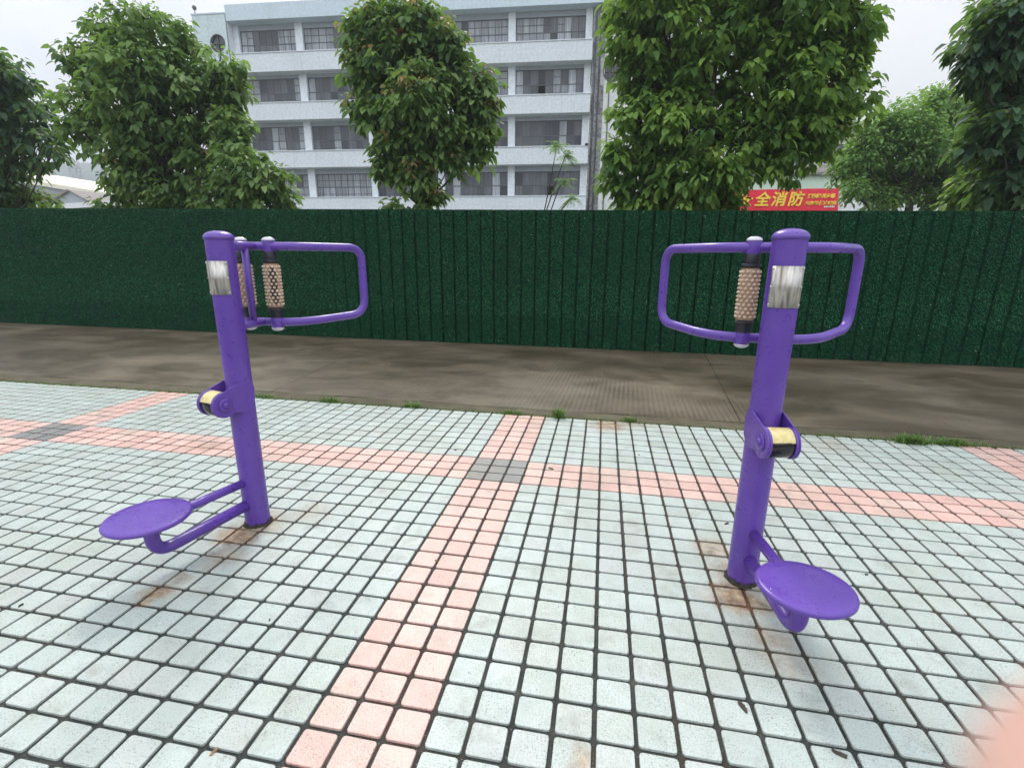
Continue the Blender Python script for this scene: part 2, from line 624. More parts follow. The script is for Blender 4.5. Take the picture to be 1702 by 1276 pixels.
def build_plaza():
    V, F4, F12 = [], [], []
    col4, ru4 = [], []
    faces, fcol, fru = [], [], []
    nv = 0
    rnd = random.Random(5)
    cs = [(math.cos(a), math.sin(a)) for a in (0, PI / 4, PI / 2)]
    for iu in range(-58, 46):
        for iv in range(-10, 36):
            x0, x1 = iu * TU + JU / 2, (iu + 1) * TU - JU / 2
            y1 = -iv * TV - JV / 2
            y0 = -(iv + 1) * TV + JV / 2
            xm = (x0 + x1) / 2
            ye = plaza_edge_y(xm)
            if y0 > ye - .02:
                continue
            y1 = min(y1, ye)
            mu, mv = iu % 30 if iu >= 0 else (iu % 30), iv
            if iu >= 15:
                cu = iu - 29
            elif iu < -15:
                cu = iu + 30
            else:
                cu = iu
            pu = 0 <= cu < 3
            pv = 0 <= iv < 3 or 27 <= iv < 30
            if pu and pv:
                c = (.205, .20, .195)
                j = rnd.uniform(.85, 1.12)
                c = tuple(k * j for k in c)
            elif pu or pv:
                h = rnd.random()
                c = (.67, .40 + .06 * h, .345 + .05 * h)
                j = rnd.uniform(.90, 1.04)
                c = tuple(k * j for k in c)
            else:
                h = rnd.random()
                if h < .6:
                    c = (.428, .486, .450)
                elif h < .85:
                    c = (.432, .482, .448)
                else:
                    c = (.436, .474, .446)
                j = rnd.uniform(.93, 1.04)
                c = tuple(k * j for k in c)
            ym = (y0 + y1) / 2
            ru = 0
            dz = rnd.uniform(-.0007, .0007)
            tx, ty = rnd.uniform(-.006, .006), rnd.uniform(-.006, .006)
            jx, jy = rnd.uniform(-.0012, .0012), rnd.uniform(-.0012, .0012)
            rc = .009
            rings = []
            for (ins, z) in ((-.0006, -.011), (0, -.0016), (.0007, -.0004), (.0020, 0)):
                a0, a1, b0, b1 = x0 + ins, x1 - ins, y0 + ins, y1 - ins
                r = max(rc - ins * .3, .004)
                pts = []
                for (cx, cy, q) in ((a1 - r, b1 - r, 0), (a0 + r, b1 - r, 1), (a0 + r, b0 + r, 2), (a1 - r, b0 + r, 3)):
                    for t in range(3):
                        a = q * PI / 2 + t * PI / 4
                        px, py = cx + r * math.cos(a), cy + r * math.sin(a)
                        pts.append((px + jx, py + jy, z + dz + (px - xm) * tx + (py - ym) * ty))
                rings.append(pts)
            for rg in rings:
                V += rg
            for k in range(3):
                for e in range(12):
                    e2 = (e + 1) % 12
                    faces.append((nv + k * 12 + e, nv + k * 12 + e2, nv + (k + 1) * 12 + e2, nv + (k + 1) * 12 + e))
                    fcol.append(c); fru.append(ru)
            faces.append(tuple(nv + 36 + e for e in range(12)))
            fcol.append(c); fru.append(ru)
            nv += 48
    me = bpy.data.meshes.new('plaza_paving')
    # dark grout bed under the tiles, as part of the same sheet
    nb = len(V)
    xs = np.linspace(-7.2, 5.7, 40)
    for x in xs:
        V.append((float(x), plaza_edge_y(float(x)) + .004, -.0075))
        V.append((float(x), -4.4, -.0075))
    for i in range(len(xs) - 1):
        faces.append((nb + 2 * i, nb + 2 * i + 1, nb + 2 * i + 3, nb + 2 * i + 2))
        fcol.append((.02, .02, .02)); fru.append(0)
    me.from_pydata(V, [], faces)
    me.materials.append(M['tile'])
    me.materials.append(M['grout'])
    mi = np.zeros(len(faces), np.int32)
    mi[-(len(xs) - 1):] = 1
    me.polygons.foreach_set('material_index', mi)
    a = me.attributes.new('tile_col', 'FLOAT_COLOR', 'FACE')
    a.data.foreach_set('color', np.c_[np.array(fcol, np.float32), np.ones(len(fcol), np.float32)].ravel())
    a = me.attributes.new('rust', 'FLOAT', 'FACE')
    a.data.foreach_set('value', np.array(fru, np.float32))
    me.update()
    bm = bmesh.new(); bm.from_mesh(me)
    bmesh.ops.recalc_face_normals(bm, faces=bm.faces)
    for f in bm.faces:
        if f.normal.z < 0 and len(f.verts) in (12,):
            f.normal_flip()
        if f.material_index == 1 and f.normal.z < 0:
            f.normal_flip()
    bm.to_mesh(me); bm.free()
    tag(link('plaza_paving', me), kind='structure')


build_plaza()


def strip(name, fy0, fy1, z, mat, x0, x1, n=60, kind='structure'):
    mb = MB()
    xs = np.linspace(x0, x1, n)
    vs, fs = [], []
    for x in xs:
        x = float(x)
        vs += [(x, fy0(x), z), (x, fy1(x), z), (x, fy0(x), z - .12), (x, fy1(x), z - .12)]
    for i in range(n - 1):
        a, b = 4 * i, 4 * (i + 1)
        fs += [(a, b, b + 1, a + 1), (a + 2, b + 2, b, a), (a + 1, b + 1, b + 3, a + 3)]
    mb.add(vs, fs)
    o = mb.build(name, mat)
    tag(o, kind=kind)
    return o


strip('kerb', lambda x: plaza_edge_y(x) + .022 + .006 * math.sin(x * 9), lambda x: kerb_y(x) + .004 * math.sin(x * 5), -.004, M['kerb'], -16, 12)
# ground sheet to the horizon and the concrete road in slabs
g = MB()
g.add([(-900, -400, -.16), (900, -400, -.16), (900, 900, -.16), (-900, 900, -.16)], [(0, 1, 2, 3)])
tag(g.build('ground', M['ground']), kind='structure')


def build_road():
    mb = MB()
    edges = [-26, -16.7, -12.0, -7.3, None, None, 6.8, 11.5, 16.2, 24]
    # each joint runs slightly skew: x at the kerb and x at the fence
    j = [(-26, -26.6), (-16.6, -17.2), (-11.9, -12.5), (-7.2, -7.7), (-2.52, -2.93), (2.02, 2.42), (6.7, 7.0), (11.4, 11.6), (17, 17), (26, 26)]
    gp = .0035
    for (a, b), (c, d) in zip(j[:-1], j[1:]):
        vs, fs = [], []
        n = 24
        for i in range(n + 1):
            t = i / n
            xk = a + gp + (c - gp - a - gp) * t
            xf = b + gp + (d - gp - b - gp) * t
            vs += [(xk, kerb_y(xk) + .026 + .006 * math.sin(xk * 7 + 1), -.010), (xf, 5.3, -.012)]
        for i in range(n):
            fs.append((2 * i, 2 * i + 2, 2 * i + 3, 2 * i + 1))
        mb.add(vs, fs)
    o = mb.build('road', M['road'])
    tag(o, kind='structure')
    bed = MB()
    bed.add([(-30, .9, -.03), (30, .6, -.03), (30, 5.4, -.03), (-30, 5.4, -.03)], [(0, 1, 2, 3)])
    tag(bed.build('road_bed', M['joint']), kind='structure')


build_road()


# ------------------------------------------------------------------ massage machines
def make_machine():
    root = empty('massage_machine')
    H = 1.42
    RP = .0585
    mb = MB()
    mb.lathe([(RP, .0), (RP, .02), (RP, H * .5), (RP, H - .012), (RP, H)], 48)
    pole = mb.build('pole', M['purple'], root)
    mb = MB()
    prof = [(RP + .003, H - .010), (RP + .004, H), (RP + .003, H + .002)]
    for k in range(1, 9):
        a = k / 8 * PI / 2
        prof.append(((RP + .002) * math.cos(a) if k < 8 else 1e-6, H + .002 + .027 * math.sin(a)))
    mb.lathe(prof, 48)
    mb.build('dome_cap', M['purple'], pole)
    mb = MB()
    n = 40
    prof = []
    vs, fs = [], []
    rr = random.Random(3)
    for k in range(n):
        a = 2 * PI * k / n
        o = .003 + rr.uniform(0, .011) ** 1.0
        vs += [((RP + .002) * math.cos(a), (RP + .002) * math.sin(a), .016 + rr.uniform(-.005, .008)), ((RP + o) * math.cos(a), (RP + o) * math.sin(a), .001)]
    for k in range(n):
        k2 = (k + 1) % n
        fs.append((2 * k, 2 * k + 1, 2 * k2 + 1, 2 * k2))
    mb.add(vs, fs, 0, True)
    mb.build('dirt_ring', M['base_dirt'], pole)
    # name plate wrapped round the front of the pole
    mb = MB()
    vs, fs = [], []
    n = 16
    z0, z1 = 1.170, 1.318
    a0, a1 = R_(-90 - 58), R_(-90 + 58)
    for rr_ in (RP + .0015, RP + .0035):
        for k in range(n + 1):
            a = a0 + (a1 - a0) * k / n
            wob = .0008 * math.sin(k * 1.7)
            for z in (z0, z1):
                vs.append(((rr_ + wob) * math.cos(a), (rr_ + wob) * math.sin(a), z))
    for s in (0, 1):
        o = s * 2 * (n + 1)
        for k in range(n):
            q = (o + 2 * k, o + 2 * k + 2, o + 2 * k + 3, o + 2 * k + 1)
            fs.append(q)
    o = 2 * (n + 1)
    for k in range(n):
        fs += [(2 * k, 2 * k + 2, o + 2 * k + 2, o + 2 * k), (2 * k + 1, 2 * k + 3, o + 2 * k + 3, o + 2 * k + 1)]
    fs += [(0, 1, o + 1, o), (2 * n, 2 * n + 1, o + 2 * n + 1, o + 2 * n)]
    mb.add(vs, fs, 0, True)
    plate = mb.build('plate', M['steel'], root)
    for a in (a0 + .09, a1 - .09):
        for z in (z0 + .010, (z0 + z1) / 2, z1 - .008):
            mb = MB()
            c = Vector(((RP + .004) * math.cos(a), (RP + .004) * math.sin(a), z))
            nrm = Vector((math.cos(a), math.sin(a), 0))
            tq = nrm.to_track_quat('Z', 'Y')
            pts = []
            prof = [(.0042, -.001), (.0040, .0012), (.0024, .0026), (1e-6, .003)]
            sub = MB().lathe(prof, 10)
            mb.add([tq @ Vector(v) + c for v in sub.v], sub.f, 0, True)
            mb.build('rivet', M['rivet'], plate)
    # frame: one closed loop of bent tube behind the pole, two handles curving back
    ZT, ZB = 1.388, 1.015
    D = .232
    rt = .0205
    pts = [(-.20, D, ZT), (-.412, .535, ZT), (-.412, .535, ZB + .022), (-.20, D + .006, ZB), (.20, D + .006, ZB), (.412, .535, ZB + .022), (.412, .535, ZT), (.20, D, ZT)]
    rad = [.22, .075, .09, .26, .26, .09, .075, .22]
    path = fillet(pts, rad, 9, True)
    mb = MB().tube(path, rt, 18, 0, False, True)
    fr_ = mb.build('handle_frame', M['purple'], root)
    for z in (ZT, ZB):
        mb = MB().tube([(0, RP - .012, z), (0, D, z)], rt * .98, 16)
        mb.build('stub_tube', M['purple'], root)
    MB().tube([(0, .158, ZB), (0, .158, ZT)], .0165, 16).build('upright_tube', M['purple'], root)
    # two massage rollers between the tubes
    for sx in (-1, 1):
        x = .077 * sx
        yc = D + .002
        mb = MB()
        rb = .0355
        za, zb_ = ZB + .075, ZT - .082
        prof = [(.012, za), (rb - .004, za), (rb, za + .005), (rb, zb_ - .005), (rb - .004, zb_), (.012, zb_)]
        mb.lathe(prof, 30, 0, (x, yc, 0))
        rows, cnt = 12, 11
        for i in range(rows):
            for k in range(cnt):
                a = 2 * PI * (k + .5 * (i % 2)) / cnt
                z = za + .016 + (zb_ - za - .032) * i / (rows - 1)
                c = Vector((x + (rb - .001) * math.cos(a), yc + (rb - .001) * math.sin(a), z))
                nr = Vector((math.cos(a), math.sin(a), 0))
                tq = nr.to_track_quat('Z', 'Y')
                sub = MB().lathe([(.0068, 0), (.0066, .0038), (.0048, .0070), (.0022, .0086), (1e-6, .0090)], 8)
                mb.add([tq @ Vector(v) + c for v in sub.v], [f for f in sub.f if len(f) == 4 or len(f) == 3], 1, True)
        rol = mb.build('massage_roller', [M['tan'], M['bead']], root)
        for (lo, hi) in ((ZB + .022, za - .002), (zb_ + .002, ZT - .024)):
            mb = MB()
            mid = (lo + hi) / 2
            up = hi > 1.2
            big0, big1 = (lo, lo + .014) if up else (hi - .014, hi)
            mb.lathe([(.010, big0), (.037, big0), (.038, big0 + .002), (.038, big1 - .002), (.037, big1), (.010, big1)], 28, 0, (x, yc, 0))
            mb.lathe([(.010, lo + .0005), (.029, lo + .0005), (.0305, lo + .003), (.0305, hi - .003), (.029, hi - .0005), (.010, hi - .0005)], 28, 0, (x, yc, 0))
            mb.build('collar', M['black'], rol)
        for (zc, sg) in ((ZT, 1), (ZB, -1)):
            mb = MB()
            mb.lathe([(.0285, zc - .027), (.0295, zc - .024), (.0295, zc + .024), (.0285, zc + .027)], 28, 0, (x, yc, 0))
            mb.build('sleeve', M['purple'], rol)
            mb = MB()
            pr = [(.031, .026), (.0315, .029), (.028, .036), (.019, .0415), (.009, .044), (1e-6, .0445)]
            if sg < 0:
                pr = [(r, -h) for r, h in pr]
            pr = [(r, zc + h) for r, h in pr]
            mb.lathe(pr, 24, 0, (x, yc, 0))
            mb.build('end_cap', M['cap'], rol)
    # waist roller in a cheek bracket on the front
    ZW = .676
    YW = -.118
    for sx in (-1, 1):
        mb = MB()
        x0, x1 = sx * .0535, sx * .0590
        # teardrop outline in the y-z plane
        out = []
        rw = .060
        for k in range(15):
            a = R_(-112 - 0) - (R_(360 - 224) if False else 0)
            ang = R_(120) + R_(190) * k / 14
            out.append((YW + rw * math.cos(ang), ZW + rw * math.sin(ang)))
        out.append((-.010, ZW - .062))
        out.append((.030, ZW - .02))
        out.append((.036, ZW + .05))
        out.append((.020, ZW + .092))
        out.append((-.02, ZW + .094))
        n = len(out)
        vs = [(x0, y, z) for y, z in out] + [(x1, y, z) for y, z in out]
        fs = [tuple(range(n)), tuple(range(n, 2 * n))[::-1]] + [(k, (k + 1) % n, n + (k + 1) % n, n + k) for k in range(n)]
        mb.add(vs, fs)
        ch = mb.build('cheek_plate', M['purple'], root, bevel=.0015)
        mb = MB()
        pr = [(.0001, sx * .0925), (.008, sx * .0915), (.014, sx * .0880), (.016, sx * .0775)]
        mb.lathe([(1e-6, sx * .0745), (.008, sx * .0735), (.0135, sx * .0700), (.0155, sx * .0588)], 20, 0, (0, YW, ZW), 'x')
        mb.build('axle_bolt', M['purple'], ch)
        mb = MB()
        mb.lathe([(.0345, sx * .0594), (.0335, sx * .0635), (.020, sx * .0642)], 24, 0, (0, YW, ZW), 'x')
        mb.build('washer', M['purple'], ch)
    mb = MB()
    mb.lathe([(.02, -.0420), (.0555, -.0420), (.0570, -.0405), (.0570, .0405), (.0555, .0420), (.02, .0420)], 40, 0, (0, YW, ZW), 'x')
    wr = mb.build('waist_roller', M['waist'], root)
    for sx in (-1, 1):
        mb = MB()
        mb.lathe([(.02, sx * .0424), (.0585, sx * .0424), (.0605, sx * .0440), (.0605, sx * .0500), (.0585, sx * .0525), (.02, sx * .0525)], 40, 0, (0, YW, ZW), 'x')
        mb.build('flange', M['purple'], wr)
    # seat on two tubes
    SY = -.448
    mb = MB()
    mb.lathe([(1e-6, .262), (.131, .262), (.1425, .2645), (.1475, .270), (.148, .277), (.1445, .283), (.136, .2858), (.10, .2872), (1e-6, .2885)], 64, 0, (0, SY, 0))
    mb.build('seat', M['purple'], root)
    mb = MB().tube([(0, -RP + .012, .243), (0, -.30, .243), (0, SY + .02, .247)], .0205, 18)
    mb.build('seat_tube', M['purple'], root)
    path = fillet([(0, -RP + .012, .122), (0, SY, .100), (0, SY, .262)], [0, .085, 0], 12)
    mb = MB().tube(path, .0265, 20)
    mb.build('seat_tube', M['purple'], root)
    return root


def copy_tree(o, parent=None):
    c = o.copy()
    COL.objects.link(c)
    c.parent = parent
    for ch in [x for x in bpy.data.objects if x.parent is o]:
        copy_tree(ch, c)
    return c


mR = make_machine()
tag(mR, 'purple massager with nearer round seat, right of the pink tile strip, four knobbed roller ends', 'massage machine', 'purple outdoor massage machines on the tiled plaza')
mL = copy_tree(mR)
mR['label'] = 'purple outdoor massage machine standing right of the pink tile strip, intact tan rollers'
mL['label'] = 'purple outdoor massage machine standing left of the pink tile strip, one roller worn dark'
mR.location = (1.4524, -1.0593, 0)
mR.rotation_euler = (0, 0, -.094)
mL.location = (-.9040, -1.0525, 0)
mL.rotation_euler = (0, 0, .02)
LOWER = ('seat', 'seat_tube', 'cheek_plate', 'waist_roller')
for root, extra in ((mR, .234), (mL, -.29)):
    for ch in root.children:
        if ch.name.split('.')[0] in LOWER:
            ch.rotation_euler = (0, 0, extra)
            if ch.name.startswith('seat'):
                ch.scale = (1.08, 1.07, 1.0) if root is mL else (1.03, .96, 1.03)
# worn dark strip on the right roller of the left machine
rollers = [c for c in mL.children if c.name.startswith('massage_roller')]
worn = max(rollers, key=lambda o: sum(v.co.x for v in o.data.vertices) / len(o.data.vertices))
worn['label'] = 'tan roller with a strip of rubber missing'
mb = MB()
vs, fs = [], []
n = 26
rr = random.Random(9)
aim = math.atan2(CAM.y + 1.0, CAM.x + .9) - .02
for k in range(n):
    z = 1.105 + (1.288 - 1.105) * k / (n - 1)
    w = (.46 + rr.uniform(-.10, .18)) * (1 if 2 < k < n - 3 else .6)
    c = aim + .06 * math.sin(k * .5)
    for q in range(5):
        a = c - w + 2 * w * q / 4
        vs.append((.077 + .0366 * math.cos(a), .234 + .0362 * math.sin(a), z))
for k in range(n - 1):
    for q in range(4):
        i = k * 5 + q
        fs.append((i, i + 1, i + 6, i + 5))
mb.add(vs, fs, 0, True)
mb.build('worn_strip', M['strip'], worn)


# ------------------------------------------------------------------ fence with artificial turf
def build_fence():
    x0, y0 = -20.0, 5.113
    x1, y1 = 12.0, 4.161
    L = math.hypot(x1 - x0, y1 - y0)
    d = np.array([(x1 - x0) / L, (y1 - y0) / L])
    nrm = np.array([d[1], -d[0]])     # toward the camera
    root = tag(empty('turf_fence', (x0, y0, 0)), 'long dark green artificial grass fence across the far side of the road', 'fence')

    def top(s):
        x = x0 + d[0] * s
        return 2.052 - .0158 * (x + .6)

    # corrugated profile: pitch .215, narrow groove
    prof = []
    s = 0.0
    while s < L:
        xx = x0 + d[0] * s
        dep = -.036 * max(.12, min(1, (xx + 4.2) / 1.6, max(.5, (3.9 - xx) / 1.6)))
        jt = random.uniform(-.012, .012)
        prof += [(s + jt, 0.0), (s + .178 + jt, 0.0), (s + .188 + jt, dep), (s + .202 + jt, dep)]
        s += .215
    vs, fs = [], []
    for (s, o) in prof:
        for z in (-.05, top(s)):
            vs.append((d[0] * s + nrm[0] * o, d[1] * s + nrm[1] * o, z))
    n = len(prof)
    for i in range(n - 1):
        fs.append((2 * i, 2 * i + 2, 2 * i + 3, 2 * i + 1))
    mb = MB().add(vs, fs)
    mb.build('backing_panel', M['turf_back'], root)
    mb = MB()
    mb.box((0, 0, 0), (.001, .001, .001))
    # posts and rails behind
    mb = MB()
    k = 0
    for s in np.arange(1.0, L, 3.0):
        mb = MB()
        c = d * s - nrm * .09
        mb.box((c[0] - .025, c[1] - .025, -.1), (c[0] + .025, c[1] + .025, top(s) - .08))
        mb.build('post', M['post'], root)
    # blades: dense where the camera could look
    N = 230000
    xlo, xhi = (-12.2 - x0) / d[0], (8.0 - x0) / d[0]
    S = RNG.uniform(xlo, xhi, N)
    ph = np.mod(S, .215)
    vis = np.clip(np.minimum((x0 + d[0] * S + 4.2) / 1.6, np.maximum(.45, (3.9 - x0 - d[0] * S) / 1.6)), .05, 1)
    keep = (ph < .176) | (RNG.random(N) > .62 * vis)
    S = S[keep]; ph = ph[keep]
    N = len(S)
    T = 2.052 - .0158 * (x0 + d[0] * S + .6)
    Z = RNG.uniform(0.0, 1.0, N) * (T - .005)
    groove = (ph > .182) & (vis[keep] > .3)
    off = np.where(groove, -.03, 0.0)
    base = np.stack([d[0] * S + nrm[0] * off, d[1] * S + nrm[1] * off, Z], 1)
    ln = RNG.uniform(.018, .042, N)
    side = RNG.normal(0, .55, N)
    down = RNG.uniform(-.9, .35, N)
    out = RNG.uniform(.55, 1.0, N)
    dirv = np.stack([d[0] * side + nrm[0] * out, d[1] * side + nrm[1] * out, down], 1)
    dirv /= np.linalg.norm(dirv, axis=1, keepdims=True)
    wd = np.stack([np.full(N, d[0]), np.full(N, d[1]), RNG.normal(0, .6, N)], 1)
    wd /= np.linalg.norm(wd, axis=1, keepdims=True)
    hw = RNG.uniform(.0022, .0050, N)[:, None]
    A = base - wd * hw
    B = base + wd * hw
    Tp = base + dirv * ln[:, None]
    top_lim = (T + .012)
    Tp[:, 2] = np.minimum(Tp[:, 2], top_lim)
    verts = np.stack([A, B, Tp], 1).reshape(-1, 3)
    faces = np.arange(3 * N).reshape(-1, 3)
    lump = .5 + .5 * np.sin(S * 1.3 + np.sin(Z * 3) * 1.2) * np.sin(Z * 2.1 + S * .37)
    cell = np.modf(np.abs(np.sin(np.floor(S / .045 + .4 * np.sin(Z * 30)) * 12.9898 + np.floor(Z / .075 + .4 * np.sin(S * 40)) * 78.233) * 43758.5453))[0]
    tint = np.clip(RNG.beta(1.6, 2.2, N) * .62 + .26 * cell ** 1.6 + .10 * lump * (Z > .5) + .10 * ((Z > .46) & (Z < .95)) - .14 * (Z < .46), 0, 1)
    yng = (RNG.random(N) < .0016).astype(np.float32)
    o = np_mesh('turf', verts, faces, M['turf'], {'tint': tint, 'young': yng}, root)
    o['kind'] = 'stuff'


build_fence()


# ------------------------------------------------------------------ trees
def leaf_batch(centers, axes, lens, widths, droop, rng):
    """each leaf: base at center, pointing along axis (unit), drooping at the tip. returns verts (N,8,3) and faces"""
    N = len(centers)
    up = np.array([0, 0, 1.0])
    side = np.cross(axes, up)
    ln = np.linalg.norm(side, axis=1, keepdims=True)
    bad = ln[:, 0] < 1e-3
    side[bad] = np.array([1.0, 0, 0]); ln[bad] = 1
    side /= ln
    roll = rng.normal(0, .45, N)[:, None]
    nr = np.cross(side, axes)
    side2 = side * np.cos(roll) + nr * np.sin(roll)
    nr2 = np.cross(side2, axes)
    L = lens[:, None]
    W = widths[:, None]
    dz = np.zeros((N, 3)); dz[:, 2] = -1
    p0 = centers
    p1 = centers + axes * L * .32 + dz * (droop * lens * .06)[:, None]
    p2 = centers + axes * L * .68 + dz * (droop * lens * .25)[:, None]
    p3 = centers + axes * L * .98 + dz * (droop * lens * .55)[:, None]
    fold = nr2 * W * .16
    l1, r1 = p1 - side2 * W * .5 + fold, p1 + side2 * W * .5 + fold
    l2, r2 = p2 - side2 * W * .40 + fold * .8, p2 + side2 * W * .40 + fold * .8
    V = np.stack([p0, l1, p1, r1, l2, p2, r2, p3], 1)
    F = np.array([(0, 1, 2, 2), (0, 2, 3, 3), (1, 4, 5, 2), (2, 5, 6, 3), (4, 7, 5, 5), (5, 7, 6, 6)])
    return V, F


def crown_mesh(lobes, n_cl, per, leaf, mat, parent, rng, young=.05, light_bias=0.0, droop=.8, shell=.55, name='crown', cl_r=.10):
    """lobes: (centre, radius). Twig-end clusters of leaves fill the lobes, denser near their skin."""
    C, A, Ln, Tn, Yn = [], [], [], [], []
    tot = sum(r ** 2 for _, r in lobes)
    twigs = []
    for (c, r) in lobes:
        k = max(4, int(n_cl * r * r / tot))
        for _ in range(k):
            v = rng.normal(0, 1, 3)
            v /= np.linalg.norm(v)
            if v[2] < -.35 and rng.random() < .35:
                v[2] = -v[2]
            rad = r * (rng.uniform(.80, 1.06) if rng.random() < shell else rng.uniform(.25, .85))
            p = np.array(c) + v * rad * np.array([1, 1, .95])
            inside = min(np.linalg.norm(p - np.array(c2)) / r2 for (c2, r2) in lobes)
            cl_tint = (rng.beta(1.2, 1.9) if inside > .72 else rng.beta(1.2, 4.5)) + light_bias + (.12 if v[2] > .2 and inside > .8 else 0)  # crown shade painted into leaf tint: darker inside, lighter on upper skin
            cl_young = 1 if (rng.random() < young * (1.6 if v[2] > .25 else .5) and inside > .82 and v[2] > -.1) else 0
            m_ = int(per * rng.uniform(.7, 1.3))
            phi0 = rng.uniform(0, 2 * PI)
            twigs.append((p, v))
            for q in range(m_):
                ph = phi0 + 2.4 * q
                ring = q / m_
                h = np.array([math.cos(ph), math.sin(ph), 0.0])
                ax = h * (.55 + .35 * ring) + v * .35 + np.array([0, 0, -.12 - .75 * ring + rng.normal(0, .2)])
                ax /= np.linalg.norm(ax)
                C.append(p + h * cl_r * rng.uniform(.1, 1.0) + v * cl_r * rng.uniform(-.8, .5) + np.array([0, 0, -cl_r * 1.1 * ring]))
                A.append(ax)
                Ln.append(leaf * rng.uniform(.50, 1.25) * (.75 if cl_young else 1))
                Tn.append(min(1, max(0, cl_tint + rng.normal(0, .13))))
                Yn.append(cl_young * rng.uniform(.3, 1.0))
    C = np.array(C); A = np.array(A); Ln = np.array(Ln)
    N = len(C)
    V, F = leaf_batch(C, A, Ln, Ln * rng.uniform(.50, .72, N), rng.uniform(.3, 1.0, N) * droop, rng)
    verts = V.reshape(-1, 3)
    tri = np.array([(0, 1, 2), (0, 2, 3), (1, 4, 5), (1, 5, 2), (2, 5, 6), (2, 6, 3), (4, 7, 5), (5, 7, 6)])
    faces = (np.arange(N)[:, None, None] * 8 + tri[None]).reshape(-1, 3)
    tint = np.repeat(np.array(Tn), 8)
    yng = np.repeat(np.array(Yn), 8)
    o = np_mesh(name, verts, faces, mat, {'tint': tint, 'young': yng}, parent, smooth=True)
    return o, twigs


def tree(name, label, base, trunk_r, fork_z, lobes, n_cl, per, leaf, mat, seed, young=.05, light=0.0, group=None, droop=1.0, shell=.55, cl_r=.10, cat='tree'):
    rng = np.random.default_rng(seed)
    base = Vector(base)
    root = tag(empty(name, base), label, cat, group)
    lob = [((c[0] - base.x, c[1] - base.y, c[2] - base.z), r) for c, r in lobes]
    o, twigs = crown_mesh(lob, n_cl, per, leaf, mat, root, rng, young, light, droop, shell, cl_r=cl_r)
    mb = MB()
    top = max(c[2] + r * .4 for c, r in lob)
    mean = np.mean([c for c, r in lob], axis=0)
    tr = [(0, 0, -.1), (.02, .03, fork_z * .5), (mean[0] * .15, mean[1] * .15, fork_z), (mean[0] * .6, mean[1] * .6, (fork_z + top) * .5), (mean[0] * .8, mean[1] * .8, top)]
    mb.tube(tr, [trunk_r * 1.15, trunk_r, trunk_r * .85, trunk_r * .5, trunk_r * .12], 10)
    fork = Vector(tr[2])
    axis_pts = [Vector(p) for p in tr[2:]]
    for i, (c, r) in enumerate(lob):
        c = Vector(c)
        t = min(max((c.z - r * 1.2 - .7 * math.hypot(c.x - fork.x, c.y - fork.y) - fork.z) / max(.1, axis_pts[-1].z - fork.z), 0), .9)
        st = fork.lerp(axis_pts[-1], t)
        mid = st.lerp(c, .5) + Vector((0, 0, -.08 * (c - st).length))
        mb.tube([st, mid, c], [trunk_r * .30, trunk_r * .18, trunk_r * .08], 7)
        for _ in range(5):
            v = Vector(rng.normal(0, 1, 3)).normalized()
            mb.tube([mid.lerp(c, .5), c + v * r * .45, c + v * r * .85 + Vector((0, 0, .05))], [trunk_r * .12, trunk_r * .07, trunk_r * .03], 5)
    mb.build('trunk', M['bark'], root)
    return root


def lobes_px(lst, Y, rng=None, spread=.35):
    out = []
    rnd = random.Random(int(Y * 100))
    for it in lst:
        px, py, r = it[:3]
        y = Y + (it[3] if len(it) > 3 else rnd.uniform(-1, 1) * spread)
        p = at(px, py, y)
        dist = (p - CAM).dot(C_F)
        out.append(((p.x, p.y, p.z), r / FOC * dist))
    return out


G_TREES = 'broadleaf trees in a row behind the green fence'
YT = 6.6
l1 = lobes_px([(12, 118, 42), (2, 170, 58), (45, 205, 42), (-40, 160, 90), (15, 262, 42), (72, 238, 30), (-45, 260, 80), (-20, 320, 50), (88, 252, 14)], YT + .5)
tree('broadleaf_tree', 'dark broadleaf tree cut off by the left edge of the photo', (at(-30, 340, YT + .5).x, YT + .5, 0), .09, 1.9, l1, 580, 11, .175, M['leaf_d'], 21, young=.02, group=G_TREES)
l2 = lobes_px([(235, 62, 52), (172, 40, 26), (246, 25, 20), (300, 70, 38), (150, 105, 42), (200, 95, 55), (315, 130, 48), (372, 110, 32), (395, 145, 24), (240, 150, 85), (145, 180, 45), (335, 190, 62), (132, 210, 28), (385, 222, 42), (235, 240, 75), (320, 280, 80), (215, 282, 44), (405, 280, 48), (445, 308, 42), (462, 330, 30), (205, 328, 38), (290, 335, 60), (385, 335, 50)], YT)
tree('broadleaf_tree', 'bushy green broadleaf tree left of the pale building, reaching down to the fence', (at(265, 340, YT).x, YT, 0), .11, 2.3, l2, 1600, 11, .162, M['leaf_a'], 22, young=.03, light=.03, group=G_TREES)
l3 = lobes_px([(640, 40, 50), (705, 48, 48), (668, 20, 26), (608, 60, 42), (690, 12, 30), (745, 72, 36), (598, 110, 32), (670, 110, 68), (740, 120, 44), (800, 142, 34), (625, 150, 38), (700, 170, 68), (786, 190, 42), (640, 195, 42), (596, 178, 20), (720, 225, 50), (655, 240, 34), (785, 238, 34), (690, 285, 34), (638, 275, 20), (712, 330, 26), (660, 345, 20), (752, 268, 20)], YT - .1, spread=.25)
tree('broadleaf_tree', 'slimmer broadleaf tree with reddish young leaves in front of the pale building', (at(705, 340, YT - .1).x, YT - .1, 0), .085, 1.9, l3, 1350, 11, .158, M['leaf_a'], 23, young=.24, light=-.03, group=G_TREES)
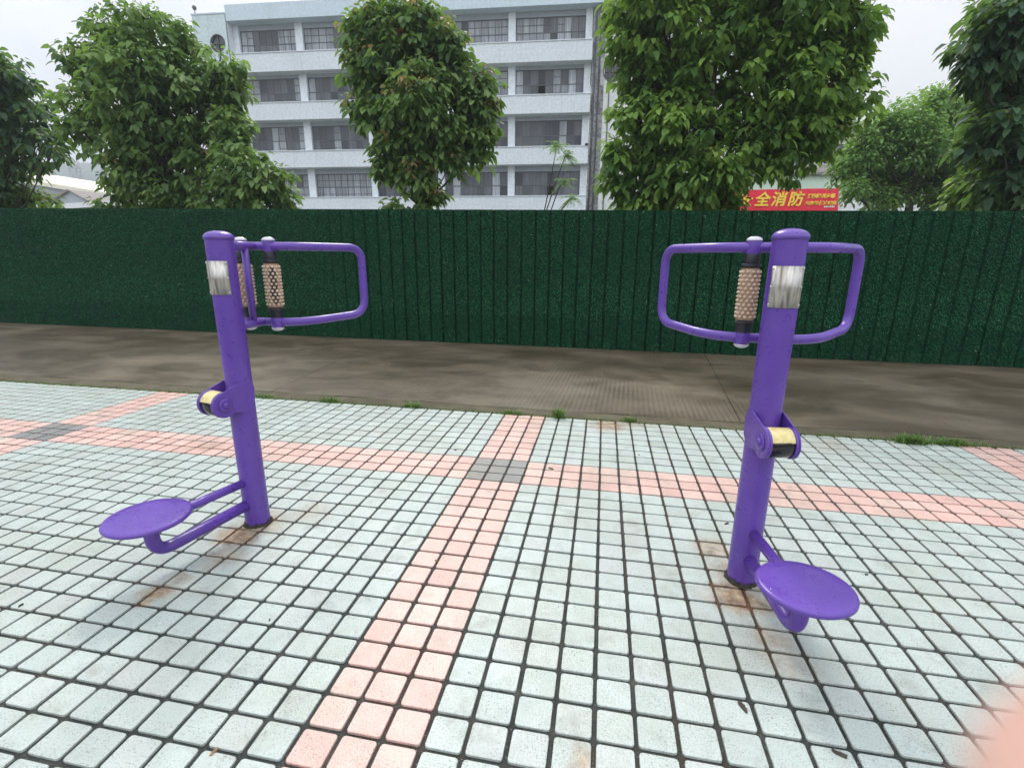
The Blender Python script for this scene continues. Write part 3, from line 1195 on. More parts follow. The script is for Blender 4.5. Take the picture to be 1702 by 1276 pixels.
l4 = lobes_px([(1200, -60, 140), (1090, 20, 80), (1058, 80, 46), (1330, 10, 100), (1400, 50, 52), (1432, 30, 30), (1425, 100, 28), (1180, 110, 110), (1310, 140, 95), (1085, 150, 60), (1048, 190, 34), (1400, 165, 50), (1130, 225, 80), (1055, 250, 38), (1260, 225, 88), (1345, 222, 56), (1385, 215, 30), (1062, 292, 42), (1150, 295, 62), (1200, 285, 44), (1105, 328, 40), (1165, 325, 42), (1205, 332, 26), (1070, 340, 30), (1285, 256, 34), (1040, 325, 24), (1020, 250, 26), (1015, 300, 26), (1066, 112, 32), (1046, 60, 32), (1040, 10, 36)], YT - .3)
tree('broadleaf_tree', 'largest bright green broadleaf tree, its crown hanging over the red banner', (at(1165, 340, YT - .3).x, YT - .3, 0), .12, 2.7, l4, 2300, 11, .152, M['leaf_b'], 24, young=.05, light=0.0, group=G_TREES)
l6 = lobes_px([(1665, 50, 62), (1725, 30, 90), (1640, 110, 34), (1690, 150, 58), (1660, 215, 44), (1710, 240, 76), (1672, 290, 40), (1650, 190, 34), (1720, 330, 60), (1615, 100, 20), (1745, 140, 70)], YT)
tree('broadleaf_tree', 'dark broadleaf tree cut off by the right edge of the photo', (at(1715, 340, YT).x, YT, 0), .11, 1.7, l6, 900, 11, .17, M['leaf_d'], 26, young=.02, light=.02, group=G_TREES)
l7 = lobes_px([(1625, 300, 34), (1655, 325, 34), (1600, 330, 26), (1640, 268, 18), (1690, 340, 30)], YT + 1.6)
tree('young_tree', 'yellowish green low young tree below the dark tree at the right edge', (at(1635, 345, YT + 1.6).x, YT + 1.6, 0), .04, 1.2, l7, 150, 10, .17, M['leaf_b'], 27, young=.35, light=.15, cat='tree')
l8 = lobes_px([(20, 325, 30), (60, 330, 24), (-20, 330, 40), (78, 340, 14)], YT + 1.0)
tree('young_tree', 'low yellowish green young tree under the dark tree at the left edge', (at(20, 345, YT + 1.0).x, YT + 1.0, 0), .04, 1.2, l8, 90, 10, .18, M['leaf_b'], 28, young=.25, light=.12, cat='tree')
YF = 15.0
l5 = lobes_px([(1505, 205, 44), (1545, 180, 38), (1460, 225, 40), (1430, 255, 30), (1440, 290, 34), (1500, 265, 48), (1570, 235, 48), (1600, 195, 40), (1585, 290, 36), (1520, 300, 34), (1462, 325, 24), (1600, 325, 30), (1555, 160, 18), (1420, 310, 20), (1560, 325, 24), (1640, 250, 50), (1620, 290, 40), (1405, 275, 24), (1480, 320, 30), (1540, 240, 40)], YF, spread=1.0)
tree('fine_leaved_tree', 'lighter fine leaved tree with dark trunk, right of the red banner', (at(1515, 345, YF).x, YF, 0), .16, 1.9, l5, 2600, 12, .14, M['leaf_f'], 29, young=.04, light=.2, droop=.5, cl_r=.18)


# slender saplings with feathery leaf tops in front of the building
def sapling(stems, label, seed, Y=11.0, bloom=False):
    rng = np.random.default_rng(seed)
    b = at(stems[0][0][0], 352, Y)
    root = tag(empty('sapling', (b.x, b.y, 0)), label, 'sapling')
    mb = MB()
    lob = []
    for st in stems:
        pts = [at(px, py, Y) - Vector((b.x, b.y, 0)) for px, py in st]
        p0 = pts[0].copy()
        pts = [Vector((p0.x - .1, p0.y, -.1))] + pts
        mb.tube(pts, [.016] * (len(pts) - 1) + [.008], 6)
        lob.append((tuple(pts[-1]), .20))
    mb.build('stem', M['bark'], root)
    C, A, Ln = [], [], []
    for (c, r) in lob:
        for k in range(12):
            ph = rng.uniform(0, 2 * PI)
            el = rng.uniform(-.7, .5)
            ax = np.array([math.cos(ph) * math.cos(el), math.sin(ph) * math.cos(el), math.sin(el)])
            for q in range(9):
                t = (q + 1) / 9 * .34
                for sgn in (-1, 1):
                    sd = np.cross(ax, [0, 0, 1.0]); sd /= np.linalg.norm(sd) + 1e-6
                    C.append(np.array(c) + ax * t + np.array([0, 0, -.9 * t * t]))
                    A.append((sd * sgn * .8 + ax * .5 + np.array([0, 0, -.2])) / 1.0)
                    Ln.append(.085)
    C = np.array(C); A = np.array(A); A /= np.linalg.norm(A, axis=1, keepdims=True)
    Ln = np.array(Ln)
    N = len(C)
    V, F = leaf_batch(C, A, Ln, Ln * .34, np.full(N, .4), rng)
    tri = np.array([(0, 1, 2), (0, 2, 3), (1, 4, 5), (1, 5, 2), (2, 5, 6), (2, 6, 3), (4, 7, 5), (5, 7, 6)])
    faces = (np.arange(N)[:, None, None] * 8 + tri[None]).reshape(-1, 3)
    np_mesh('foliage', V.reshape(-1, 3), faces, M['leaf_f'], {'tint': np.repeat(rng.uniform(.0, .5, N), 8), 'young': np.zeros(N * 8)}, root)
    return root


sapling([[(905, 350), (915, 300), (926, 240)], [(908, 351), (925, 300), (940, 258)]], 'tall twin stemmed feathery sapling in front of the building, beside its right corner', 41)
sapling([[(915, 352), (928, 315), (937, 300)], [(930, 352), (941, 340), (950, 328)]], 'short feathery sapling right of the tall twin stemmed one', 42)


# ------------------------------------------------------------------ school building
def build_school():
    root = tag(empty('school_building', (-.3135, 33.898, 0), math.atan2(.06976, .99756)), 'pale four storey school block with long window bands, round windows and stained corner tower', 'building')

    def bx(name, lo, hi, mat, parent=root):
        return MB().box(lo, hi).build(name, mat, parent)

    sills = [5.70, 8.95, 12.20, 15.40]
    bot = [0, 7.83, 11.07, 14.22]
    wtop = [7.48, 10.80, 14.00, 17.12]
    SL = 26.15
    RC = .75
    for i in range(4):
        bx('spandrel_band', (-SL, 0, bot[i]), (-.42, RC + .2, sills[i]), M['band'])
        nxt = bot[i + 1] if i < 3 else 17.5
        bx('lintel', (-SL + .01, RC, wtop[i]), (-.43, RC + .19, nxt + .01), M['lintel'])
        bx('window_sill', (-SL + .02, -.05, sills[i] - .001), (-.41, .10, sills[i] + .05), M['pier'])
    bx('fascia', (-SL - .02, -.03, 17.46), (.42, 6, 18.44), M['fascia'])
    bx('roof', (-SL, 5.9, 17.0), (.3, 14, 18.0), M['lintel'])
    # pillars between the windows
    piers = [(-.9, -.45), (-6.12, -5.62), (-11.3, -10.82), (-16.45, -16.0), (-21.45, -20.9), (-26.2, -25.75)]
    for (a, b) in piers:
        bx('pillar', (a, RC - .14, 0), (b, RC + .17, 17.47), M['pier'])
    # rooms behind
    mb = MB()
    for z0, z1 in ((0, 4.6), (4.6, 5.0), (7.6, 8.0), (10.85, 11.2), (14.05, 14.4), (17.25, 17.6)):
        pass
    mb.box((-SL, 4.6, 0), (-.45, 4.8, 17.5))
    for z in (4.7, 7.86, 11.09, 14.26, 17.30):
        mb.box((-SL + .05, RC + .21, z), (-.5, 4.59, z + .14))
    for (a, b) in piers[1:5:2]:
        mb.box((a, RC + .22, .1), (a + .15, 4.58, 17.2))
    mb.build('room_shell', M['room'], root)
    # windows: bays from right to left (5), rows bottom to top; pattern chars left to right
    pats = {
        (0, 0): 'ddddbdkk', (0, 1): 'dpddddpd', (0, 2): 'dddddddd', (0, 3): 'ggggggggg', (0, 4): 'ggdggggg',
        (1, 0): 'ddddddpdd', (1, 1): 'ddddddgd', (1, 2): 'ddgdddgd', (1, 3): 'dddgdddd', (1, 4): 'dddpgddg',
        (2, 0): 'pddodggpk', (2, 1): 'ddddgggg', (2, 2): 'dgddggdd', (2, 3): 'pdddddgd', (2, 4): 'pgdddddg',
        (3, 0): 'gggggdgpkk', (3, 1): 'gggdgggggg', (3, 2): 'ggddddgg', (3, 3): 'ggggdddd', (3, 4): 'pgddddggg'}
    rnd = random.Random(17)
    for row in range(4):
        for bay in range(5):
            xr = piers[bay][0]
            xl = piers[bay + 1][1]
            z0, z1 = sills[row], wtop[row]
            pat = pats[(row, bay)]
            nc = len(pat)
            W = xr - xl
            cw = W / nc
            yw = RC + .06
            f = MB()
            t = .028
            f.box((xl, yw, z0 + .0), (xr, yw + .05, z0 + .06))
            f.box((xl, yw, z1 - .06), (xr, yw + .05, z1))
            f.box((xl, yw, z0 + .061), (xl + .06, yw + .05, z1 - .061))
            f.box((xr - .06, yw, z0 + .061), (xr, yw + .05, z1 - .061))
            zm = z0 + (z1 - z0) * .47
            f.box((xl + .061, yw + .002, zm - .03), (xr - .061, yw + .046, zm + .03))
            P = MB()
            tones = []
            for c, ch in enumerate(pat):
                a, b = xl + c * cw, xl + (c + 1) * cw
                if c > 0 and ch != 'k':
                    f.box((a - .02, yw + .004, z0 + .062), (a + .02, yw + .044, z1 - .062))
                if ch == 'g':
                    z_u = zm + (z1 - zm) * .5
                    f.box((a + .021, yw + .006, z_u - .018), (b - .021, yw + .042, z_u + .018))
                    f.box((a + .021, yw + .006, z0 + .33), (b - .021, yw + .042, z0 + .36))
                    mid = (a + b) / 2
                for (za, zb) in ((z0 + .06, zm - .03), (zm + .03, z1 - .06)):
                    tone = {'g': rnd.uniform(.5, .85), 'p': rnd.uniform(.8, 1.0), 'd': rnd.uniform(.05, .28), 'k': .30, 'b': .05, 'o': .02}[ch]
                    if ch == 'g' and rnd.random() < .12:
                        tone = .15
                    if ch in 'bo' and za < zm:
                        continue
                    yy = yw + .024 + rnd.uniform(-.004, .004)
                    P.add([(a + .015, yy, za), (b - .015, yy, za), (b - .015, yy + rnd.uniform(-.004, .004), zb), (a + .015, yy, zb)], [(0, 1, 2, 3)])
                    tones.append(tone)
            wo = f.build('window', M['frame'], root)
            if P.f:
                po = P.build('pane', M['glass'], wo)
                at_ = po.data.attributes.new('tone', 'FLOAT', 'FACE')
                at_.data.foreach_set('value', np.array(tones, np.float32))
    # some window guards low in a few bays
    # corner tower at the left end with a round window
    def wall_with_hole(x0, x1, z0, z1, cx, cz, r, y, th, name, mat):
        mb = MB()
        n = 40
        ring = [(cx + r * math.cos(2 * PI * k / n), cz + r * math.sin(2 * PI * k / n)) for k in range(n)]

        def sq(k):
            a = 2 * PI * k / n
            c, s = math.cos(a), math.sin(a)
            h = r * 1.25
            f_ = h / max(abs(c), abs(s))
            return (cx + c * f_, cz + s * f_)
        sqr = [sq(k) for k in range(n)]
        vs = [(p[0], y, p[1]) for p in ring] + [(p[0], y, p[1]) for p in sqr] + [(p[0], y + th, p[1]) for p in ring]
        fs = []
        for k in range(n):
            k2 = (k + 1) % n
            fs += [(k, k2, n + k2, n + k), (k, 2 * n + k, 2 * n + k2, k2)]
        mb.add(vs, fs)
        h = r * 1.25
        for (a, b, c, d) in ((x0, x1, z0, cz - h), (x0, x1, cz + h, z1), (x0, cx - h, cz - h, cz + h), (cx + h, x1, cz - h, cz + h)):
            mb.add([(a, y, c), (b, y, c), (b, y, d), (a, y, d)], [(0, 1, 2, 3)])
        return mb.build(name, mat, root)

    wall_with_hole(-28.72, -SL - .04, 0, 17.9, -26.98, 16.10, .56, -.06, .4, 'corner_tower', M['cornertower'])
    mb = MB()
    mb.add([(-28.72, -.06, 0), (-28.72, 9, 0), (-28.72, 9, 17.9), (-28.72, -.06, 17.9)], [(0, 1, 2, 3)])
    mb.add([(-28.72, -.06, 17.9), (-SL - .04, -.06, 17.9), (-SL - .04, 9, 17.9), (-28.72, 9, 17.9)], [(0, 1, 2, 3)])
    mb.build('side_wall', M['cornertower'], root)
    bx('parapet_cap', (-28.76, -.1, 17.902), (-SL - .05, 9.05, 17.98), M['fascia'])

    def round_window(cx, cz, r, y):
        ring = [(cx + r * .97 * math.cos(2 * PI * k / 40), y, cz + r * .97 * math.sin(2 * PI * k / 40)) for k in range(40)]
        w = MB().tube(ring, .05, 8, 0, False, True).build('round_window', M['frame'], root)
        g_ = MB()
        g_.add([(cx + r * math.cos(2 * PI * k / 40), y + .12, cz + r * math.sin(2 * PI * k / 40)) for k in range(40)], [tuple(range(40))])
        g_.build('pane', M['darkglass'], w)
        f = MB()
        f.box((cx - .02, y + .04, cz - r * .95), (cx + .02, y + .09, cz + r * .95))
        f.box((cx - r * .95, y + .041, cz - .02), (cx + r * .95, y + .089, cz + .02))
        f.build('glazing_bar', M['frame'], w)

    round_window(-26.98, 16.10, .56, -.04)
    # sooty gap with downpipes, then the stair tower on the right
    bx('sooty_recess', (-.40, .45, 0), (.46, 1.2, 17.44), M['gap'])
    for x, r in ((-.22, .07), (.08, .055)):
        MB().tube([(x, .34, 0), (x, .34, 17.4)], r, 10).build('downpipe', M['pipe'], root)
    wall_with_hole(.44, 9.5, 0, 21.5, .98, 13.40, .64, -.25, .4, 'stair_tower', M['tower'])
    mb = MB()
    mb.add([(.44, -.25, 0), (.44, 2.5, 0), (.44, 2.5, 21.5), (.44, -.25, 21.5)], [(0, 1, 2, 3)])
    mb.add([(9.5, -.25, 0), (9.5, 9, 0), (9.5, 9, 21.5), (9.5, -.25, 21.5)], [(0, 1, 2, 3)])
    mb.add([(.44, -.25, 21.5), (9.5, -.25, 21.5), (9.5, 9, 21.5), (.44, 9, 21.5)], [(0, 1, 2, 3)])
    mb.build('side_wall', M['tower'], root)
    round_window(.98, 13.40, .64, -.23)
    MB().tube([(.78, -.32, 0), (.78, -.32, 21)], .035, 8).build('cable_pipe', M['pipe'], root)
    # end wall left side of the main block
    bx('end_wall', (-SL - .03, .01, 0), (-SL + .0, 9, 17.45), M['pier'])
    # small lamp on the corner of the roof
    mb = MB().tube([(-28.6, .2, 17.98), (-28.6, .2, 18.35)], .03, 8)
    mb.lathe([(1e-6, 18.30), (.10, 18.34), (.15, 18.45), (.11, 18.57), (1e-6, 18.62)], 14, 0, (-28.6, .2, 0))
    mb.build('roof_lamp', M['pipe'], root)
    mb = MB()
    mb.lathe([(1e-6, 0), (.11, .02), (.12, .14), (1e-6, .18)], 12, 0, (-.55, -.02, 8.96))
    mb.build('speaker', M['black'], root)


build_school()


# ------------------------------------------------------------------ right background: shop with banner and block
def cjk(text, size, mat, name, parent, loc, rot, space=1.0, bold=.0):
    cu = bpy.data.curves.new('text_' + name, 'FONT')
    cu.body = text
    cu.size = size
    cu.space_character = space
    cu.offset = bold
    cu.extrude = .008
    ob = bpy.data.objects.new('tmp_' + name, cu)
    COL.objects.link(ob)
    bpy.context.view_layer.update()
    dg = bpy.context.evaluated_depsgraph_get()
    me = bpy.data.meshes.new_from_object(ob.evaluated_get(dg))
    bpy.data.objects.remove(ob)
    bpy.data.curves.remove(cu)
    me.materials.clear()
    me.materials.append(mat)
    o = link(name, me, parent, loc)
    o.rotation_euler = rot
    return o


YS = 26.0


def build_right():
    root = tag(empty('shop_building', (0, 0, 0)), 'low pale shop with mint green wall strip carrying the red banner', 'building')
    p0 = at(1120, 352, YS); p1 = at(1600, 352, YS)
    zt = at(1340, 292, YS).z
    zl = at(1500, 322, YS).z
    MB().box((p0.x, YS, 0), (p1.x, YS + 6, zl - .02)).build('wall', M['white'], root)
    xr = at(1404, 320, YS).x
    MB().box((p0.x, YS - .02, zl - .022), (xr, YS + 5, zt)).build('fascia', M['mint'], root)
    MB().box((p0.x - .1, YS - .25, zt + .001), (xr + .1, YS + 5.2, zt + .12)).build('roof', M['brown'], root)
    root2 = tag(empty('apartment_block'), 'beige flat roofed block rising behind the shop and the large tree', 'building')
    YB = 38.0
    a = at(1150, 300, YB); b = at(1412, 300, YB); zt2 = at(1400, 215, YB).z
    MB().box((a.x, YB, 0), (b.x, YB + 10, zt2)).build('wall', M['beige'], root2)
    MB().box((a.x - .4, YB - .5, zt2 + .001), (b.x + .4, YB + 10.4, zt2 + .35)).build('roof', M['brown'], root2)
    for r_ in range(3):
        for c_ in range(4):
            x = b.x - 1.2 - c_ * 2.6
            z = zt2 - 1.6 - r_ * 3.0
            w = MB()
            w.box((x - .75, YB - .06, z - .7), (x + .75, YB - .003, z - .64))
            w.box((x - .75, YB - .06, z + .64), (x + .75, YB - .003, z + .7))
            w.box((x - .75, YB - .06, z - .639), (x - .69, YB - .003, z + .639))
            w.box((x + .69, YB - .06, z - .639), (x + .75, YB - .003, z + .639))
            w.box((x - .03, YB - .055, z - .639), (x + .03, YB - .004, z + .639))
            wo = w.build('window', M['white'], root2)
            MB().box((x - .688, YB - .03, z - .638), (x + .688, YB - .012, z + .638)).build('pane', M['darkglass'], wo)
    # banner
    yb = YS - .12
    c00 = at(1175, 354, yb); c11 = at(1395, 313, yb); br = at(1400, 350, yb)
    ban = tag(empty('banner', (c00.x, yb, br.z)), 'red banner with yellow Chinese fire safety lettering on the shop front', 'banner')
    W = c11.x - c00.x
    Hh = c11.z - br.z
    mb = MB()
    vs, fs = [], []
    n = 24
    for i in range(n + 1):
        t = i / n
        yy = .02 * math.sin(t * 21)
        xt = W * t
        xb = (W + .12) * t
        vs += [(xb, yy, -.10), (xt, yy, Hh), (xb, yy + .02, -.10), (xt, yy + .02, Hh)]
    for i in range(n):
        a, b = 4 * i, 4 * i + 4
        fs += [(a, b, b + 1, a + 1), (a + 2, a + 3, b + 3, b + 2), (a + 1, b + 1, b + 3, a + 3), (a, a + 2, b + 2, b)]
    fs += [(0, 1, 3, 2), (4 * n, 4 * n + 2, 4 * n + 3, 4 * n + 1)]
    mb.add(vs, fs)
    mb.build('cloth', M['red'], ban)
    rot = (PI / 2, 0, 0)
    s = (at(1333, 330, yb).x - at(1308, 330, yb).x)
    big = s * 1.02
    z_l = at(1300, 341.5, yb).z - br.z

    def xloc(px):
        return at(px, 330, yb).x - c00.x
    for ch, px in (('安', 1226), ('全', 1254), ('消', 1281), ('防', 1309)):
        o = cjk(ch, big, M['yellow'], 'lettering', ban, (xloc(px), -.045, z_l + big * .05), rot, bold=.018)
        sh = o.data
        for v in sh.vertices:
            v.co.x += v.co.y * .16
    sm = (at(1393, 330, yb).x - at(1338, 330, yb).x) / 7.6
    for txt, py, px in (('消防箱·灭火器', 329, 1341), ('应急灯·洒水喷头', 341, 1338.5)):
        o = cjk(txt, sm, M['yellow'], 'lettering', ban, (xloc(px), -.045, at(1360, py, yb).z - br.z + sm * .06), rot, bold=.012)
        for v in o.data.vertices:
            v.co.x += v.co.y * .16
    mb = MB()
    x = xloc(1371)
    rnd = random.Random(2)
    zz = at(1380, 345, yb).z - br.z
    while x < xloc(1388):
        w = rnd.uniform(.03, .07)
        mb.box((x, -.05, zz), (x + w, -.04, zz + .07))
        x += w + .02
    mb.build('small_print', M['whiteink'], ban)


build_right()


# ------------------------------------------------------------------ left distance: hill, pylon, sheds
def build_left():
    # wooded hill ridge as terrain
    YH = 420.0
    n, mth = 90, 26
    rng = np.random.default_rng(4)
    xs = np.linspace(-1050, 500, n)
    ph = rng.uniform(0, 6, 6)
    vs = []
    za = at(80, 284, YH).z
    for j in range(mth):
        t = j / (mth - 1)
        for i, x in enumerate(xs):
            prof = za * (1.0 + .10 * math.sin(x / 90 + ph[0]) + .05 * math.sin(x / 37 + ph[1]) + .03 * math.sin(x / 14 + ph[2]))
            prof *= max(.25, 1 - max(0, (x + 420) / 900))
            z = prof * math.sin(t * PI) + (rng.normal(0, 2.2) if 2 < j < mth - 2 else 0) + 0
            vs.append((x, YH - 150 + 300 * t, z - 2))
    fs = []
    for j in range(mth - 1):
        for i in range(n - 1):
            a = j * n + i
            fs.append((a, a + 1, a + n + 1, a + n))
    o = MB().add(vs, fs, 0, True).build('hill', M['hill'])
    tag(o, kind='structure')
    # pylon
    YP = 235.0
    b = at(133, 322, YP)
    zb = at(133, 322, YP).z
    ztop = at(135, 268, YP).z
    root = tag(empty('power_pylon', (b.x, YP, 0)), 'grey lattice power pylon standing against the misty hill', 'pylon')
    mb = MB()
    wb, wt = 5.5, 1.4
    lev = [0, .2, .38, .54, .68, .8, .9, 1.0]
    H0 = ztop

    def cor(t, sx, sy):
        w = wb + (wt - wb) * t
        return Vector((sx * w, sy * w, H0 * t))
    for sx in (-1, 1):
        for sy in (-1, 1):
            mb.tube([cor(0, sx, sy), cor(1, sx, sy)], .26, 5)
    for a, c in zip(lev[:-1], lev[1:]):
        for (s0, s1) in (((-1, -1), (1, -1)), ((1, -1), (1, 1)), ((1, 1), (-1, 1)), ((-1, 1), (-1, -1))):
            mb.tube([cor(a, *s0), cor(c, *s1)], .15, 4)
            mb.tube([cor(a, *s1), cor(c, *s0)], .15, 4)
            mb.tube([cor(c, *s0), cor(c, *s1)], .15, 4)
    mb.build('lattice_mast', M['pylon'], root)
    mb = MB()
    for t in (.80, .93):
        z = H0 * t
        w = 7.0 if t < .9 else 5.0
        mb.tube([(-w, 0, z), (w, 0, z)], .2, 5)
        mb.tube([(-w, 0, z), (0, 0, z + 2.2), (w, 0, z)], .15, 5)
    mb.build('cross_arm', M['pylon'], root)
    # long shed with a cream roof edge
    YL = 62.0
    a = at(-60, 283, YL); c = at(240, 332, YL)
    r1 = tag(empty('long_shed'), 'long grey shed with sloping cream roof edge below the hill', 'building')
    mb = MB()
    A0, A1 = at(-60, 281.5, YL), at(240, 330.0, YL)
    d = (A1 - A0)
    th = .62
    vs = [(A0.x, YL, A0.z - th), (A1.x, YL, A1.z - th), (A1.x, YL, A1.z), (A0.x, YL, A0.z), (A0.x, YL + 14, A0.z - th + 1.2), (A1.x, YL + 14, A1.z - th + 1.2), (A1.x, YL + 14, A1.z + 1.2), (A0.x, YL + 14, A0.z + 1.2)]
    mb.add(vs, [(0, 1, 2, 3), (3, 2, 6, 7), (4, 7, 6, 5), (0, 4, 5, 1), (0, 3, 7, 4), (1, 5, 6, 2)])
    mb.build('roof', M['roof_cream'], r1)
    mb = MB()
    vs = [(A0.x + .2, YL + .4, 0), (A1.x - .2, YL + .4, 0), (A1.x - .2, YL + .4, A1.z - th - .03), (A0.x + .2, YL + .4, A0.z - th - .03)]
    vs += [(x, y + 13, z) for x, y, z in vs]
    mb.add(vs, [(0, 1, 2, 3), (4, 7, 6, 5), (0, 3, 7, 4), (1, 5, 6, 2)])
    mb.build('wall', M['shed'], r1)
    # gabled house
    YG = 52.0
    r2 = tag(empty('gable_house'), 'small grey gabled house in front of the long shed', 'building')
    pk, le, re_ = at(117, 318.5, YG), at(84, 338, YG), at(150, 336, YG)
    mb = MB()
    vs = [(le.x, YG, 0), (re_.x, YG, 0), (re_.x, YG, re_.z), (pk.x, YG, pk.z), (le.x, YG, le.z)]
    vs += [(x, y + 9, z) for x, y, z in vs]
    mb.add(vs, [(0, 1, 2, 3, 4), (5, 9, 8, 7, 6), (0, 4, 9, 5), (1, 6, 7, 2)])
    mb.build('wall', M['gable'], r2)
    mb = MB()
    for (q, sg) in ((le, -1), (re_, 1)):
        e = Vector((q.x + sg * .5, YG - .35, q.z - .25))
        k = Vector((pk.x, YG - .35, pk.z + .05))
        t = .2
        vs = [e, k, k + Vector((0, 0, t)), e + Vector((0, 0, t))]
        vs += [v + Vector((0, 9.8, 0)) for v in vs]
        mb.add(vs, [(0, 1, 2, 3), (4, 7, 6, 5), (3, 2, 6, 7), (0, 4, 5, 1), (0, 3, 7, 4)])
    mb.build('roof', M['brown'], r2)
    # low white shed
    YW = 40.0
    r3 = tag(empty('low_shed'), 'low shed with white metal roof just above the fence at left', 'building')
    u0, u1 = at(60, 341, YW), at(240, 330, YW)
    mb = MB()
    vs = [(u0.x, YW, u0.z - .5), (u1.x, YW, u1.z - .5), (u1.x, YW, u1.z), (u0.x, YW, u0.z)]
    vs += [(x, y + 5, z + .3) for x, y, z in vs]
    mb.add(vs, [(0, 1, 2, 3), (3, 2, 6, 7), (4, 7, 6, 5), (0, 3, 7, 4), (1, 5, 6, 2), (0, 4, 5, 1)])
    mb.build('roof', M['white'], r3)
    mb = MB().box((u0.x + .2, YW + .3, 0), (u1.x - .2, YW + 4.6, u0.z - .55))
    mb.build('wall', M['gable'], r3)


build_left()


# ------------------------------------------------------------------ weeds, moss and litter
def blades(C, H, lean, W, rng):
    N = len(C)
    ph = rng.uniform(0, 2 * PI, N)
    dx = np.stack([np.cos(ph), np.sin(ph), np.zeros(N)], 1)
    sd = np.stack([-np.sin(ph), np.cos(ph), np.zeros(N)], 1)
    up = np.array([0, 0, 1.0])
    p0 = C
    p1 = C + up * (H * .6)[:, None] + dx * (H * lean * .35)[:, None]
    p2 = C + up * (H * (1 - lean * .35))[:, None] + dx * (H * lean)[:, None]
    w = W[:, None]
    V = np.stack([p0 - sd * w, p0 + sd * w, p1 - sd * w * .7, p1 + sd * w * .7, p2], 1).reshape(-1, 3)
    tri = np.array([(0, 1, 3), (0, 3, 2), (2, 3, 4)])
    F = (np.arange(N)[:, None, None] * 5 + tri[None]).reshape(-1, 3)
    return V, F


def weed(px, py, spread, h, n, label, dry=.08, seed=0):
    rng = np.random.default_rng(seed)
    p = gz(px, py)
    root = tag(empty('weed_tuft', (p.x, p.y, -.008)), label, 'weed', 'green weed tufts along the kerb')
    C = np.stack([rng.normal(0, spread, n), rng.normal(0, .016, n), np.zeros(n)], 1)
    H = 1.45 * h * rng.uniform(.3, 1.2, n) ** 1.0
    H[:8] *= 1.7
    V, F = blades(C, H, rng.uniform(.2, 1.0, n), rng.uniform(.0020, .0050, n), rng)
    t = np.repeat(rng.uniform(.25, 1, n), 3)
    y = np.repeat((rng.random(n) < dry) * 1.0, 3)
    np_mesh('blades', V, F, M['grass'], {'tint': t, 'young': y}, root)


for i, (px, py, sp, h, n, lb) in enumerate([
        (548, 668, .05, .045, 260, 'small weed tuft at the kerb, leftmost of the pair beside the left machine'),
        (688, 677, .045, .04, 240, 'small weed tuft at the kerb between the left machine and the pink strip'),
        (852, 688, .06, .035, 220, 'flat weed tuft at the kerb end of the pink tile strip'),
        (928, 694, .022, .075, 200, 'upright bright weed tuft just right of the pink tile strip'),
        (1045, 700, .035, .04, 140, 'sparse weed tuft at the kerb left of the right machine'),
        (1512, 736, .055, .06, 380, 'thick weed tuft at the kerb right of the right machine'),
        (1580, 739, .07, .05, 380, 'spreading weed tuft at the kerb, rightmost of all'),
        (440, 661, .06, .035, 200, 'low weed tuft at the kerb just behind the left pole')]):
    weed(px, py, sp, h, n, lb, seed=60 + i)

rng = np.random.default_rng(77)
N = 17000
X = rng.uniform(-7, 5.5, N)
dens = .5 + .5 * np.sin(X * 2.3 + 1) * np.sin(X * .9)
kp = rng.random(N) < .25 + .75 * dens
X = X[kp]; N = len(X)
ye = np.array([plaza_edge_y(x) for x in X])
C = np.stack([X, ye + rng.normal(.010, .015, N), np.full(N, -.010)], 1)
V, F = blades(C, rng.uniform(.006, .022, N) + .022 * rng.random(N) ** 4, rng.uniform(.3, 1, N), rng.uniform(.002, .005, N), rng)
o = np_mesh('moss', V, F, M['grass'], {'tint': np.repeat(rng.uniform(0, .45, N), 3), 'young': np.repeat((rng.random(N) < .45) * rng.uniform(.3, 1, N), 3)})
tag(o, kind='stuff')


def litter(px, py, size, label, mat='debris', seed=0, kind='leaf'):
    rnd = random.Random(seed)
    p = gz(px, py)
    mb = MB()
    n = 14
    vs, fs = [], []
    a0 = rnd.uniform(0, 6)
    for k in range(n):
        a = 2 * PI * k / n
        r = size * (.55 + .45 * abs(math.cos(a))) * rnd.uniform(.75, 1.1)
        x, y = r * math.cos(a), r * .55 * math.sin(a)
        vs.append((x * math.cos(a0) - y * math.sin(a0), x * math.sin(a0) + y * math.cos(a0), .0015 + rnd.uniform(0, .005)))
    vs += [(x, y, -.0005) for x, y, z in vs]
    vs.append((0, 0, .006))
    for k in range(n):
        k2 = (k + 1) % n
        fs += [(k, k2, 2 * n), (k, n + k, n + k2, k2)]
    fs.append(tuple(range(n, 2 * n))[::-1])
    mb.add(vs, fs, 0, False)
    o = mb.build('fallen_leaf', M[mat], None, (p.x, p.y, .0))
    tag(o, label, 'leaf', 'dead leaves on the tiles')


